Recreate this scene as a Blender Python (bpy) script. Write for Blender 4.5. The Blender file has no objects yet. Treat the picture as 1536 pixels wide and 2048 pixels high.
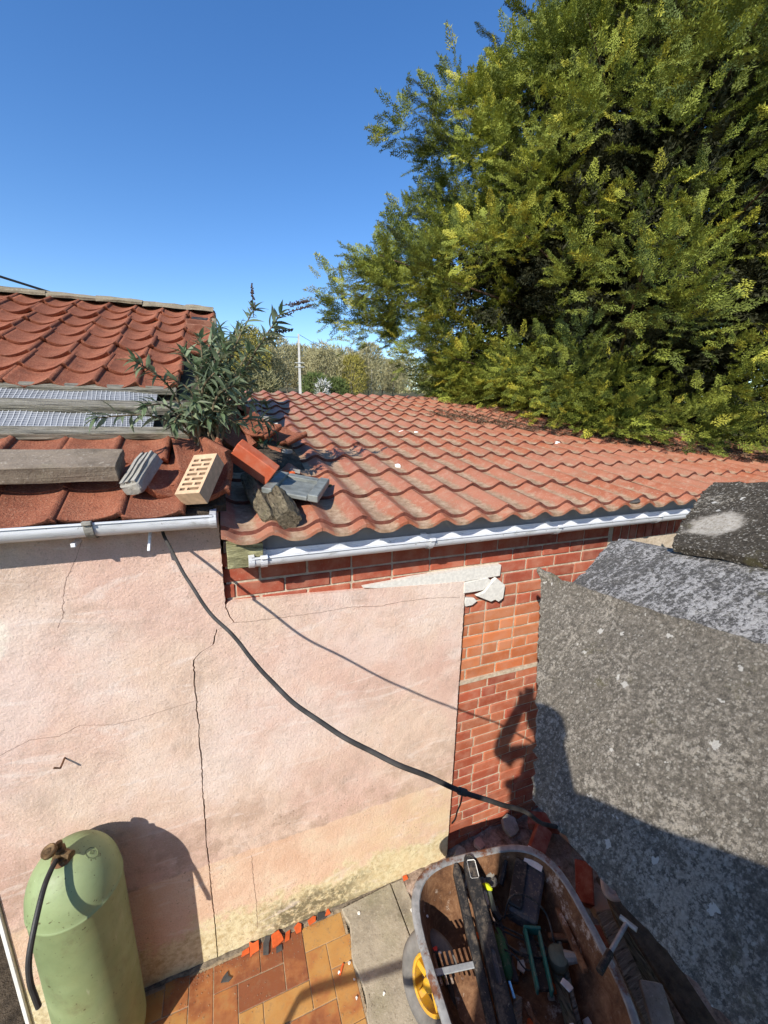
import bpy, bmesh, math, random
import numpy as np
from mathutils import Vector, Matrix, Euler, noise as mnoise

random.seed(7)
rng = np.random.default_rng(7)
R = math.radians
S = bpy.context.scene
C = S.collection

# ------------------------------------------------------------------ camera, sky, sun, exposure
HEAD, PITCH, ROLL = R(21.5), R(13.45), R(1.03)
CAM = Vector((0, 0, 3.0))
cam_d = bpy.data.cameras.new('camera')
cam_d.sensor_fit = 'VERTICAL'
cam_d.sensor_height = 36.0
cam_d.lens = 810 / 2048 * 36.0
cam_d.clip_start = 0.01
cam_d.clip_end = 3000
cam = bpy.data.objects.new('camera', cam_d)
C.objects.link(cam)
fw = Vector((math.sin(HEAD), math.cos(HEAD), 0))
rt = Vector((math.cos(HEAD), -math.sin(HEAD), 0))
fwd = fw * math.cos(PITCH) + Vector((0, 0, -math.sin(PITCH)))
up0 = fw * math.sin(PITCH) + Vector((0, 0, math.cos(PITCH)))
rx = rt * math.cos(ROLL) + up0 * math.sin(-ROLL) * -1
ux = up0 * math.cos(ROLL) - rt * math.sin(ROLL)
rx = fwd.cross(ux)
cam.matrix_world = Matrix(((rx.x, ux.x, -fwd.x, CAM.x), (rx.y, ux.y, -fwd.y, CAM.y), (rx.z, ux.z, -fwd.z, CAM.z), (0, 0, 0, 1)))
S.camera = cam

SUN_DIR = Vector((0.673, 0.669, -0.665)).normalized()      # the way the light travels
SUN_EL = math.asin(-SUN_DIR.z)
world = bpy.data.worlds.new('World')
S.world = world
world.use_nodes = True
wn = world.node_tree
bg = wn.nodes['Background']
sky = wn.nodes.new('ShaderNodeTexSky')
sky.sky_type = 'NISHITA'
sky.sun_disc = False
sky.sun_elevation = SUN_EL
sky.sun_rotation = math.atan2(-SUN_DIR.x, -SUN_DIR.y)
sky.altitude = 60
sky.air_density = 1.0
sky.dust_density = 0.1
sky.ozone_density = 1.6
hs_ = wn.nodes.new('ShaderNodeHueSaturation')
hs_.inputs['Saturation'].default_value = 1.30
hs_.inputs['Hue'].default_value = 0.508
hs_.inputs['Value'].default_value = 1.14
wn.links.new(sky.outputs[0], hs_.inputs['Color'])
wn.links.new(hs_.outputs[0], bg.inputs[0])
bg.inputs[1].default_value = 0.148
sun_d = bpy.data.lights.new('sun', 'SUN')
sun_d.energy = 5.0
sun_d.angle = R(0.5)
sun_d.color = (1.0, 0.95, 0.87)
sun = bpy.data.objects.new('sun', sun_d)
C.objects.link(sun)
sun.rotation_euler = SUN_DIR.to_track_quat('-Z', 'Y').to_euler()
sun.location = (-8, -8, 12)
S.view_settings.view_transform = 'Standard'
S.view_settings.look = 'None'
S.view_settings.gamma = 1
S.view_settings.use_curve_mapping = False
S.view_settings.exposure = 0.32

# ------------------------------------------------------------------ helpers: objects
def link(o, parent=None):
    C.objects.link(o)
    if parent is not None:
        o.parent = parent
    return o

def tag(o, label=None, cat=None, group=None, kind=None):
    if label: o['label'] = label
    if cat: o['category'] = cat
    if group: o['group'] = group
    if kind: o['kind'] = kind
    return o

def empty(name, loc=(0, 0, 0), label=None, cat=None, group=None):
    o = bpy.data.objects.new(name, None)
    o.empty_display_size = 0.1
    o.location = loc
    link(o)
    return tag(o, label, cat, group)

def mesh_of(name, verts, faces, m=None, smooth=False):
    me = bpy.data.meshes.new(name)
    me.from_pydata([tuple(v) for v in verts], [], faces)
    me.update()
    if m: me.materials.append(m)
    if smooth: me.shade_smooth()
    return me

def fast_mesh(name, V, F, m=None):
    V = np.asarray(V, np.float32); F = np.asarray(F, np.int32)
    me = bpy.data.meshes.new(name)
    me.vertices.add(len(V)); me.vertices.foreach_set('co', V.ravel())
    k = F.shape[1]
    me.loops.add(F.size); me.loops.foreach_set('vertex_index', F.ravel())
    me.polygons.add(len(F))
    me.polygons.foreach_set('loop_start', np.arange(0, F.size, k, dtype=np.int32))
    me.update(calc_edges=True)
    if m: me.materials.append(m)
    return me

def obj(name, me, parent=None, loc=(0, 0, 0), rot=(0, 0, 0), scale=(1, 1, 1)):
    """loc is in world space; the parent is an Empty that is only moved, never turned."""
    o = bpy.data.objects.new(name, me)
    link(o, parent)
    p = Vector((0, 0, 0))
    q = parent
    while q is not None:
        p += q.location; q = q.parent
    o.location = Vector(loc) - p
    o.rotation_euler = rot
    o.scale = scale
    return o

class MB:
    def __init__(s): s.v = []; s.f = []
    def add(s, verts, faces):
        b = len(s.v); s.v += [tuple(v) for v in verts]; s.f += [tuple(i + b for i in f) for f in faces]; return s
    def box(s, c, d, rot=None):
        x, y, z = d[0] / 2, d[1] / 2, d[2] / 2
        P = [Vector(p) for p in ((-x, -y, -z), (x, -y, -z), (x, y, -z), (-x, y, -z), (-x, -y, z), (x, -y, z), (x, y, z), (-x, y, z))]
        if rot is not None:
            Rm = rot if isinstance(rot, Matrix) else Euler(rot).to_matrix()
            P = [Rm @ p for p in P]
        P = [p + Vector(c) for p in P]
        return s.add(P, [(0, 3, 2, 1), (4, 5, 6, 7), (0, 1, 5, 4), (1, 2, 6, 5), (2, 3, 7, 6), (3, 0, 4, 7)])
    def tube(s, pts, r, n=8, cap=True):
        pts = [Vector(p) for p in pts]
        rs = r if isinstance(r, (list, tuple)) else [r] * len(pts)
        rings = []; a = None
        for i, p in enumerate(pts):
            t = (pts[min(i + 1, len(pts) - 1)] - pts[max(i - 1, 0)]).normalized()
            if a is None:
                a = t.orthogonal().normalized()
            else:
                a = (a - t * a.dot(t)).normalized()
            b = t.cross(a)
            rings.append([p + (a * math.cos(2 * math.pi * k / n) + b * math.sin(2 * math.pi * k / n)) * rs[i] for k in range(n)])
        V = [v for r_ in rings for v in r_]; F = []
        for i in range(len(pts) - 1):
            for k in range(n):
                F.append((i * n + k, i * n + (k + 1) % n, (i + 1) * n + (k + 1) % n, (i + 1) * n + k))
        if cap:
            F.append(tuple(range(n - 1, -1, -1))); F.append(tuple(len(V) - n + k for k in range(n)))
        return s.add(V, F)
    def lathe(s, prof, n=24, c=(0, 0, 0), rot=None):
        V = []; F = []
        Rm = Euler(rot).to_matrix() if rot else Matrix.Identity(3)
        for (r_, z) in prof:
            for k in range(n):
                a = 2 * math.pi * k / n
                V.append(Rm @ Vector((r_ * math.cos(a), r_ * math.sin(a), z)) + Vector(c))
        for i in range(len(prof) - 1):
            for k in range(n):
                F.append((i * n + k, i * n + (k + 1) % n, (i + 1) * n + (k + 1) % n, (i + 1) * n + k))
        F.append(tuple(range(n - 1, -1, -1))); F.append(tuple(len(V) - n + k for k in range(n)))
        return s.add(V, F)
    def prism(s, poly, axis, a, b):
        """poly: 2D points; axis 'y' -> (x,z) polygon pushed from y=a to y=b; 'z' -> (x,y); 'x' -> (y,z)"""
        def P(p, h):
            return {'y': (p[0], h, p[1]), 'z': (p[0], p[1], h), 'x': (h, p[0], p[1])}[axis]
        n = len(poly)
        V = [P(p, a) for p in poly] + [P(p, b) for p in poly]
        F = [tuple(range(n)), tuple(range(2 * n - 1, n - 1, -1))] + [(i, (i + 1) % n, n + (i + 1) % n, n + i) for i in range(n)]
        return s.add(V, F)
    def mesh(s, name, m, smooth=False, bevel=0, angle=35, jitter=0, sub=0):
        me = bpy.data.meshes.new(name)
        bm = bmesh.new()
        vs = [bm.verts.new(v) for v in s.v]
        for f in s.f:
            try: bm.faces.new([vs[i] for i in f])
            except ValueError: pass
        bmesh.ops.recalc_face_normals(bm, faces=bm.faces)
        ng = [f for f in bm.faces if len(f.verts) > 4]
        if ng: bmesh.ops.triangulate(bm, faces=ng)
        if bevel:
            bmesh.ops.bevel(bm, geom=[e for e in bm.edges if e.calc_face_angle(0) > R(30)], offset=bevel, segments=1, affect='EDGES', profile=0.5)
        if sub:
            bmesh.ops.subdivide_edges(bm, edges=bm.edges[:], cuts=sub, use_grid_fill=True)
        if jitter:
            for v in bm.verts:
                n = mnoise.noise_vector(v.co * 23.0 + Vector((3.1, 1.7, 9.2)))
                n2 = mnoise.noise_vector(v.co * 60.0)
                v.co += (n + n2 * .5) * jitter
        bm.to_mesh(me); bm.free()
        me.materials.append(m)
        if smooth:
            me.shade_smooth()
            me.set_sharp_from_angle(angle=R(angle))
        return me
    def build(s, name, m, parent=None, **k):
        return obj(name, s.mesh(name, m, **k), parent, tuple(centre_of(parent)))

def centre_of(parent):
    # meshes below are written in world coordinates: the object sits at the world origin
    return (0, 0, 0)

def spline(P, n=8):
    P = [Vector(p) for p in P]; out = []
    for i in range(len(P) - 1):
        a, b, c, d = P[max(i - 1, 0)], P[i], P[i + 1], P[min(i + 2, len(P) - 1)]
        for k in range(n):
            t = k / n
            out.append(.5 * ((2 * b) + (c - a) * t + (2 * a - 5 * b + 4 * c - d) * t * t + (3 * b - a - 3 * c + d) * t ** 3))
    out.append(P[-1]); return out

# ------------------------------------------------------------------ helpers: materials
class Mat:
    def __init__(s, name, base=(.5, .5, .5), rough=.8, spec=.3, metal=0):
        s.m = bpy.data.materials.new(name); s.m.use_nodes = True
        s.t = s.m.node_tree; s.b = s.t.nodes['Principled BSDF']
        s.b.inputs['Base Color'].default_value = (*base, 1)
        s.b.inputs['Roughness'].default_value = rough
        s.b.inputs['Specular IOR Level'].default_value = spec
        s.b.inputs['Metallic'].default_value = metal
        s._geo = None; s._tc = None; s._oi = None
    def n(s, t): return s.t.nodes.new('ShaderNode' + t)
    def l(s, a, b): s.t.links.new(a, b)
    def pos(s):
        if not s._geo: s._geo = s.n('NewGeometry')
        return s._geo.outputs['Position']
    def local(s):
        if not s._tc: s._tc = s.n('TexCoord')
        return s._tc.outputs['Object']
    def oi(s, o):
        if not s._oi: s._oi = s.n('ObjectInfo')
        return s._oi.outputs[o]
    def put(s, sock, v):
        if hasattr(v, 'links') or isinstance(v, bpy.types.NodeSocket): s.l(v, sock)
        elif isinstance(v, (tuple, list)) and len(v) == 3 and sock.type == 'RGBA': sock.default_value = (*v, 1)
        else: sock.default_value = v
    def noise(s, scale, detail=4, rough=.55, co=None, dist=0, stretch=None):
        k = s.n('TexNoise'); k.inputs['Scale'].default_value = scale; k.inputs['Detail'].default_value = detail
        k.inputs['Roughness'].default_value = rough; k.inputs['Distortion'].default_value = dist
        co = co if co is not None else s.pos()
        if stretch:
            mp = s.n('Mapping'); mp.inputs['Scale'].default_value = stretch; s.l(co, mp.inputs['Vector']); co = mp.outputs[0]
        s.l(co, k.inputs['Vector']); return k.outputs['Fac']
    def voro(s, scale, co=None, feature='F1', out='Distance', rnd=1):
        k = s.n('TexVoronoi'); k.feature = feature; k.inputs['Scale'].default_value = scale
        k.inputs['Randomness'].default_value = rnd
        s.l(co if co is not None else s.pos(), k.inputs['Vector']); return k.outputs[out]
    def ramp(s, f, stops, interp='LINEAR'):
        k = s.n('ValToRGB'); k.color_ramp.interpolation = interp
        e = k.color_ramp.elements
        while len(e) < len(stops): e.new(.5)
        for i, (p, c) in enumerate(stops):
            e[i].position = p
            e[i].color = (c, c, c, 1) if isinstance(c, (int, float)) else (*c, 1)
        s.l(f, k.inputs[0]); return k.outputs[0]
    def mix(s, f, a, b, mode='MIX'):
        k = s.n('Mix'); k.data_type = 'RGBA'; k.blend_type = mode; k.clamp_factor = True
        s.put(k.inputs[0], f); s.put(k.inputs[6], a); s.put(k.inputs[7], b); return k.outputs[2]
    def math(s, op, a, b=0.0, c=None):
        k = s.n('Math'); k.operation = op; s.put(k.inputs[0], a); s.put(k.inputs[1], b)
        if c is not None: s.put(k.inputs[2], c)
        return k.outputs[0]
    def xyz(s, co=None):
        k = s.n('SeparateXYZ'); s.l(co if co is not None else s.pos(), k.inputs[0]); return k.outputs
    def smooth(s, v, lo, hi):
        k = s.n('MapRange'); k.interpolation_type = 'SMOOTHSTEP'; s.put(k.inputs[0], v)
        k.inputs[1].default_value = lo; k.inputs[2].default_value = hi; return k.outputs[0]
    def col(s, v): s.put(s.b.inputs['Base Color'], v); return s
    def rough(s, v): s.put(s.b.inputs['Roughness'], v); return s
    def bump(s, h, strength=.5, dist=.01, prev=None):
        k = s.n('Bump'); k.inputs['Strength'].default_value = strength; k.inputs['Distance'].default_value = dist
        s.l(h, k.inputs['Height'])
        if prev is not None: s.l(prev, k.inputs['Normal'])
        s.l(k.outputs[0], s.b.inputs['Normal']); return k.outputs[0]

def simple(name, base, rough=.7, var=.25, scale=18, spec=.3, metal=0, bump=.25, dist=.003, co='local'):
    a = Mat(name, base, rough, spec, metal)
    c = a.local() if co == 'local' else a.pos()
    f = a.noise(scale, 5, .6, c)
    lo = tuple(x * (1 - var) for x in base); hi = tuple(min(1, x * (1 + var)) for x in base)
    a.col(a.ramp(f, [(.3, lo), (.7, hi)]))
    if bump: a.bump(a.noise(scale * 6, 4, .6, c), bump, dist)
    return a.m

# pink roughcast render
def render_material():
    a = Mat('pink_render', rough=.95, spec=.12)
    x, y, z = a.xyz()
    big = a.noise(1.7, 5, .6); mid = a.noise(7, 5, .65); fine = a.noise(60, 3, .6)
    c = a.ramp(big, [(.30, (.665, .43, .34)), (.46, (.725, .50, .395)), (.60, (.75, .56, .43)), (.75, (.705, .485, .365))])
    c = a.mix(a.math('MULTIPLY', a.smooth(mid, .52, .72), .45), c, (.82, .66, .55))
    # grey weathering patches above the plinth line
    st = a.math('MULTIPLY', a.smooth(a.noise(3.2, 7, .78, dist=.6), .47, .70), .62)
    c = a.mix(st, c, (.47, .34, .26))
    low = a.math('MULTIPLY', a.smooth(z, 1.25, .70), a.smooth(a.noise(4.5, 5, .7), .42, .62))
    c = a.mix(a.math('MULTIPLY', low, .75), c, (.42, .28, .20))
    # peach plinth band with an uneven upper line
    line = a.math('ADD', a.math('ADD', z, a.math('MULTIPLY', a.noise(9, 3), .05)), a.math('MULTIPLY', a.noise(60, 2), .012))
    pl = a.smooth(line, .722, .708)
    peach = a.ramp(a.noise(5, 5, .65), [(.3, (.70, .45, .30)), (.52, (.76, .53, .37)), (.7, (.78, .62, .44))])
    c = a.mix(pl, c, peach)
    # bare cream render towards the foot
    ft = a.math('ADD', z, a.math('MULTIPLY', a.noise(5.5, 6, .75), -.55))
    cr = a.smooth(ft, .06, -.05)
    c = a.mix(cr, c, a.ramp(a.noise(38, 3), [(.3, (.55, .43, .22)), (.6, (.78, .68, .42))]))
    # dark moss stain between the crack and the path
    mo = a.math('MULTIPLY', a.smooth(x, -.08, .16), a.smooth(x, .86, .42))
    mo = a.math('MULTIPLY', mo, a.smooth(a.math('ADD', z, a.math('MULTIPLY', a.noise(11, 6, .75), -.32)), .10, -.02))
    mo = a.math('MULTIPLY', mo, a.smooth(a.noise(26, 4, .7), .36, .56))
    c = a.mix(a.math('MULTIPLY', mo, .9), c, (.13, .115, .06))
    # pits and specks of the roughcast
    pit = a.smooth(a.noise(75, 3, .6), .40, .31)
    pit2 = a.math('MULTIPLY', pit, a.smooth(a.noise(2.6, 5, .7), .46, .62))
    c = a.mix(a.math('MULTIPLY', pit2, .75), c, (.27, .17, .12))
    c = a.mix(a.math('MULTIPLY', a.smooth(fine, .62, .72), .35), c, (.90, .75, .64))
    gr = a.noise(140, 5, .8)
    c = a.mix(a.math('MULTIPLY', a.smooth(gr, .50, .36), .42), c, (.40, .27, .20))
    c = a.mix(a.math('MULTIPLY', a.smooth(gr, .54, .68), .35), c, (.88, .76, .66))
    # thin vertical drip streaks below the gutter ends and trowelled drifts
    dr = a.math('MULTIPLY', a.smooth(a.noise(14, 4, .6, stretch=(1, 1, .07)), .56, .70), a.smooth(a.noise(2.3, 3, .6), .45, .6))
    c = a.mix(a.math('MULTIPLY', dr, .35), c, (.45, .33, .25))
    tw = a.smooth(a.noise(5, 6, .7, dist=1.2, stretch=(.5, 1, 2.2)), .55, .66)
    c = a.mix(a.math('MULTIPLY', tw, .45), c, (.82, .70, .61))
    bl = a.math('MULTIPLY', a.smooth(a.noise(1.3, 5, .65), .46, .62), a.smooth(z, .75, 1.1))
    c = a.mix(a.math('MULTIPLY', bl, .40), c, (.84, .72, .64))
    yl = a.math('MULTIPLY', a.math('MULTIPLY', a.smooth(x, .1, 1.2), a.smooth(z, .95, .35)), a.smooth(a.noise(6, 6, .75), .40, .58))
    c = a.mix(a.math('MULTIPLY', yl, .55), c, (.76, .58, .33))
    # pale bare patch at the far left
    k = a.n('VectorMath'); k.operation = 'DISTANCE'; a.l(a.pos(), k.inputs[0]); k.inputs[1].default_value = (-.98, 1.85, 2.14)
    pa = a.math('ADD', k.outputs['Value'], a.math('MULTIPLY', a.noise(14, 4), .12))
    c = a.mix(a.math('MULTIPLY', a.smooth(pa, .22, .17), .8), c, (.86, .80, .66))
    a.col(c)
    b1 = a.bump(a.noise(9, 4, .6), .30, .03)
    k = a.n('Bump'); k.inputs['Strength'].default_value = .75; k.inputs['Distance'].default_value = .009
    a.l(a.noise(85, 8, .8), k.inputs['Height']); a.l(b1, k.inputs['Normal']); a.l(k.outputs[0], a.b.inputs['Normal'])
    return a.m

def brick_material():
    a = Mat('fired_brick', rough=.88, spec=.2)
    c = a.oi('Color')
    f = a.noise(14, 5, .6); g = a.noise(120, 3, .6)
    c2 = a.mix(a.smooth(f, .35, .7), c, a.mix(.35, c, (.55, .30, .20)))
    c2 = a.mix(a.math('MULTIPLY', a.smooth(a.noise(4, 4), .5, .75), .30), c2, (.12, .04, .03))
    c2 = a.mix(a.math('MULTIPLY', a.smooth(g, .62, .75), .25), c2, (.70, .52, .40))
    a.col(c2); a.bump(g, .35, .003)
    return a.m

def mortar_material():
    a = Mat('lime_mortar', rough=.95, spec=.1)
    f = a.noise(30, 5, .7)
    a.col(a.ramp(f, [(.3, (.38, .29, .20)), (.55, (.56, .46, .34)), (.75, (.66, .57, .44))]))
    a.bump(a.noise(70, 4, .7), .7, .008)
    return a.m

def steel_tile_material():
    # coated steel: red paint with pale algae bleached into the pans
    a = Mat('red_coated_steel', rough=.6, spec=.25)
    u = a.math('DIVIDE', a.xyz(a.local())[0], .205)
    pan = a.math('COSINE', a.math('MULTIPLY', u, 2 * math.pi))
    f = a.noise(9, 5, .65); g = a.noise(70, 4, .7); big = a.noise(1.1, 4, .6)
    c = a.ramp(f, [(.3, (.29, .085, .042)), (.55, (.38, .122, .058)), (.75, (.45, .175, .09))])
    c = a.mix(a.math('MULTIPLY', a.oi('Random'), .55), c, (.33, .125, .075))
    # paint fading to pink over whole patches
    c = a.mix(a.math('MULTIPLY', a.smooth(big, .40, .66), .45), c, (.46, .22, .14))
    c = a.mix(a.math('MULTIPLY', a.smooth(a.noise(4.5, 7, .8), .48, .64), .50), c, (.24, .135, .08))
    wet = a.math('ADD', a.math('MULTIPLY', pan, .5), a.math('MULTIPLY', a.math('SUBTRACT', f, .5), 1.25))
    wet = a.math('ADD', wet, a.math('MULTIPLY', a.math('SUBTRACT', g, .5), 1.0))
    wet = a.math('ADD', wet, a.math('MULTIPLY', a.math('SUBTRACT', big, .5), .9))
    al = a.ramp(a.noise(26, 4, .7), [(.3, (.19, .14, .08)), (.5, (.36, .25, .155)), (.72, (.52, .40, .27))])
    mask = a.smooth(a.math('MULTIPLY', wet, -1), -.04, .36)
    c = a.mix(a.math('MULTIPLY', mask, .85), c, al)
    c = a.mix(a.math('MULTIPLY', a.smooth(a.noise(18, 7, .8), .48, .68), .42), c, (.52, .34, .235))
    c = a.mix(a.math('MULTIPLY', a.smooth(a.noise(150, 2), .66, .74), .7), c, (.62, .50, .40))
    a.col(c); a.rough(a.ramp(mask, [(0, .58), (1, .92)]))
    a.bump(g, .35, .004)
    return a.m

def clay_tile_material():
    a = Mat('old_clay_tile', rough=.92, spec=.15)
    f = a.noise(12, 5, .65); g = a.noise(130, 3, .7)
    c = a.ramp(f, [(.28, (.18, .064, .036)), (.5, (.32, .108, .057)), (.72, (.43, .165, .09))])
    c = a.mix(a.math('MULTIPLY', a.oi('Random'), .45), c, (.20, .068, .040))
    c = a.mix(a.math('MULTIPLY', a.smooth(a.noise(3, 5, .7), .5, .7), .5), c, (.15, .06, .035))
    c = a.mix(a.math('MULTIPLY', a.smooth(g, .54, .68), .6), c, (.44, .25, .155))
    c = a.mix(a.math('MULTIPLY', a.smooth(g, .46, .34), .6), c, (.10, .04, .028))
    c = a.mix(a.math('MULTIPLY', a.smooth(a.noise(17, 5, .8), .70, .76), .8), c, (.50, .44, .36))
    a.col(c); a.bump(g, .9, .008)
    return a.m

def lichen_sheet_material(name, dark, pale, spot, cover, patch=None, streak=None):
    a = Mat(name, rough=.96, spec=.12)
    g = a.noise(64, 8, .85); m = a.noise(8, 6, .75, dist=.8, stretch=streak); b = a.noise(2.0, 4, .6); h = a.noise(150, 3, .6)
    c = a.ramp(g, [(.30, tuple(v * .30 for v in dark)), (.48, dark), (.62, tuple(min(1, v * 2.0) for v in dark))])
    # ragged pale crust, thicker in drifts
    v = a.math('ADD', a.math('MULTIPLY', g, .62), a.math('ADD', a.math('MULTIPLY', m, .42), a.math('MULTIPLY', b, .22)))
    cr = a.smooth(v, .70 - cover, .745 - cover)
    c = a.mix(a.math('MULTIPLY', cr, .9), c, a.mix(a.smooth(h, .4, .62), pale, tuple(q * .66 for q in pale)))
    c = a.mix(a.math('MULTIPLY', a.smooth(a.noise(5.5, 5, .7), .60, .72), .45), c, (.15, .13, .05))
    def rosettes(scale, power, k_, amt, col_, c):
        wv = a.n('VectorMath'); wv.operation = 'ADD'; a.l(a.pos(), wv.inputs[0])
        sc = a.n('VectorMath'); sc.operation = 'SCALE'
        kn = a.n('TexNoise'); kn.inputs['Scale'].default_value = scale * 3; kn.inputs['Detail'].default_value = 5; a.l(a.pos(), kn.inputs['Vector']); a.l(kn.outputs['Color'], sc.inputs[0]); sc.inputs['Scale'].default_value = .9 / scale
        a.l(sc.outputs[0], wv.inputs[1])
        k = a.n('TexVoronoi'); k.inputs['Scale'].default_value = scale; k.feature = 'F1'; a.l(wv.outputs[0], k.inputs['Vector'])
        sep = a.n('SeparateXYZ'); a.l(k.outputs['Color'], sep.inputs[0])
        r_ = a.math('MULTIPLY', a.math('POWER', sep.outputs[0], power), k_)
        ros = a.smooth(a.math('SUBTRACT', r_, k.outputs['Distance']), .0, .06)
        return a.mix(a.math('MULTIPLY', ros, amt), c, col_)
    c = rosettes(120, 2.2, .55, spot * .7, (.44, .40, .33), c)
    c = rosettes(70, 4.5, .48, spot * .7, (.50, .46, .38), c)
    c = rosettes(27, 13.0, .42, spot, (.64, .60, .52), c)
    if patch:
        k = a.n('VectorMath'); k.operation = 'DISTANCE'; a.l(a.pos(), k.inputs[0]); k.inputs[1].default_value = patch[0]
        pa = a.math('ADD', k.outputs['Value'], a.math('ADD', a.math('MULTIPLY', a.noise(11, 5, .7), .16), a.math('MULTIPLY', g, .12)))
        c = a.mix(a.math('MULTIPLY', a.smooth(pa, patch[1] + .025, patch[1] - .01), .92), c, a.ramp(g, [(.35, (.22, .18, .13)), (.5, (.52, .46, .37)), (.65, (.66, .61, .52))]))
    a.col(c)
    b1 = a.bump(m, .5, .02)
    kb = a.n('Bump'); kb.inputs['Strength'].default_value = 1.0; kb.inputs['Distance'].default_value = .008
    a.l(g, kb.inputs['Height']); a.l(b1, kb.inputs['Normal']); a.l(kb.outputs[0], a.b.inputs['Normal'])
    return a.m

def floor_tile_material():
    a = Mat('glazed_paving_tile', rough=.5, spec=.4)
    f = a.noise(7, 4, .6); r_ = a.oi('Random')
    v = a.math('ADD', a.math('MULTIPLY', f, 1.3), a.math('MULTIPLY', a.math('SUBTRACT', r_, .5), .55))
    c = a.ramp(v, [(.42, (.23, .075, .03)), (.6, (.36, .135, .045)), (.78, (.44, .215, .06)), (.95, (.47, .25, .075))])
    c = a.mix(a.math('MULTIPLY', a.smooth(a.noise(28, 5, .75), .5, .7), .4), c, (.24, .15, .08))
    c = a.mix(a.math('MULTIPLY', a.smooth(a.noise(90, 3), .68, .74), .5), c, (.10, .06, .035))
    a.col(c); a.rough(a.ramp(a.noise(16, 4), [(.35, .38), (.7, .75)])); a.bump(a.noise(40, 4), .2, .003)
    return a.m

def concrete_material(name='weathered_concrete', base=(.36, .31, .23)):
    a = Mat(name, rough=.95, spec=.15)
    f = a.noise(5, 6, .7); g = a.noise(75, 4, .7)
    c = a.ramp(f, [(.3, tuple(v * .55 for v in base)), (.5, base), (.72, tuple(min(1, v * 1.3) for v in base))])
    c = a.mix(a.math('MULTIPLY', a.smooth(a.noise(3, 4), .5, .68), .45), c, (.20, .19, .10))
    c = a.mix(a.math('MULTIPLY', a.smooth(g, .55, .7), .4), c, (.58, .52, .42))
    c = a.mix(a.math('MULTIPLY', a.smooth(g, .42, .32), .5), c, (.13, .10, .07))
    a.col(c); a.bump(g, .6, .006)
    return a.m

def rust_material():
    a = Mat('rusty_steel', rough=.8, spec=.3)
    f = a.noise(13, 8, .8, dist=.4); g = a.noise(60, 6, .8)
    c = a.ramp(f, [(.28, (.05, .024, .014)), (.48, (.16, .075, .035)), (.64, (.28, .15, .075)), (.8, (.38, .26, .16))])
    c = a.mix(a.math('MULTIPLY', a.smooth(g, .58, .72), .6), c, (.42, .30, .20))
    c = a.mix(a.math('MULTIPLY', a.smooth(a.noise(4.2, 7, .8), .56, .64), .8), c, (.58, .48, .38))
    a.col(c); a.bump(g, .5, .004)
    return a.m

def wood_material(name, base, stretch=(2, 30, 30), co='local'):
    a = Mat(name, rough=.9, spec=.15)
    cc = a.local() if co == 'local' else a.pos()
    f = a.noise(3, 6, .7, cc, dist=.6, stretch=stretch); g = a.noise(14, 5, .7, cc)
    c = a.ramp(f, [(.36, tuple(v * .22 for v in base)), (.47, tuple(v * .8 for v in base)), (.56, base), (.68, tuple(min(1, v * 1.7) for v in base))])
    c = a.mix(a.math('MULTIPLY', a.smooth(g, .5, .7), .4), c, (.16, .15, .07))
    a.col(c); a.bump(f, 1.0, .016)
    return a.m

def bark_material(name, base):
    return wood_material(name, base, (12, 12, 2), 'pos')

def foliage_material(name, trans=.35, rough=.6):
    m = bpy.data.materials.new(name); m.use_nodes = True
    t = m.node_tree; b = t.nodes['Principled BSDF']; out = t.nodes['Material Output']
    at = t.nodes.new('ShaderNodeAttribute'); at.attribute_name = 'tint'
    t.links.new(at.outputs['Color'], b.inputs['Base Color'])
    b.inputs['Roughness'].default_value = rough; b.inputs['Specular IOR Level'].default_value = .35
    tr = t.nodes.new('ShaderNodeBsdfTranslucent')
    hs = t.nodes.new('ShaderNodeHueSaturation'); hs.inputs['Value'].default_value = 1.3
    t.links.new(at.outputs['Color'], hs.inputs['Color']); t.links.new(hs.outputs[0], tr.inputs['Color'])
    mx = t.nodes.new('ShaderNodeMixShader'); mx.inputs[0].default_value = trans
    t.links.new(b.outputs[0], mx.inputs[1]); t.links.new(tr.outputs[0], mx.inputs[2]); t.links.new(mx.outputs[0], out.inputs['Surface'])
    return m

def tint(me, cols, per):
    """cols (n,3) one colour per element of `per` consecutive vertices"""
    at = me.color_attributes.new('tint', 'FLOAT_COLOR', 'POINT')
    c = np.ones((len(me.vertices), 4), np.float32)
    c[:, :3] = np.repeat(np.asarray(cols, np.float32), per, axis=0)[:len(me.vertices)]
    at.data.foreach_set('color', c.ravel())

def pvc_material():
    a = Mat('white_pvc', (.78, .79, .80), .35, .5)
    f = a.noise(6, 5, .7, stretch=(.6, 8, 8))
    c = a.ramp(f, [(.35, (.62, .63, .63)), (.6, (.80, .81, .82))])
    c = a.mix(a.math('MULTIPLY', a.smooth(a.noise(9, 6, .8, stretch=(1, 3, 3)), .52, .70), .6), c, (.34, .33, .28))
    c = a.mix(a.math('MULTIPLY', a.smooth(a.noise(40, 4, .7), .64, .70), .6), c, (.22, .20, .16))
    a.col(c); return a.m

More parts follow.
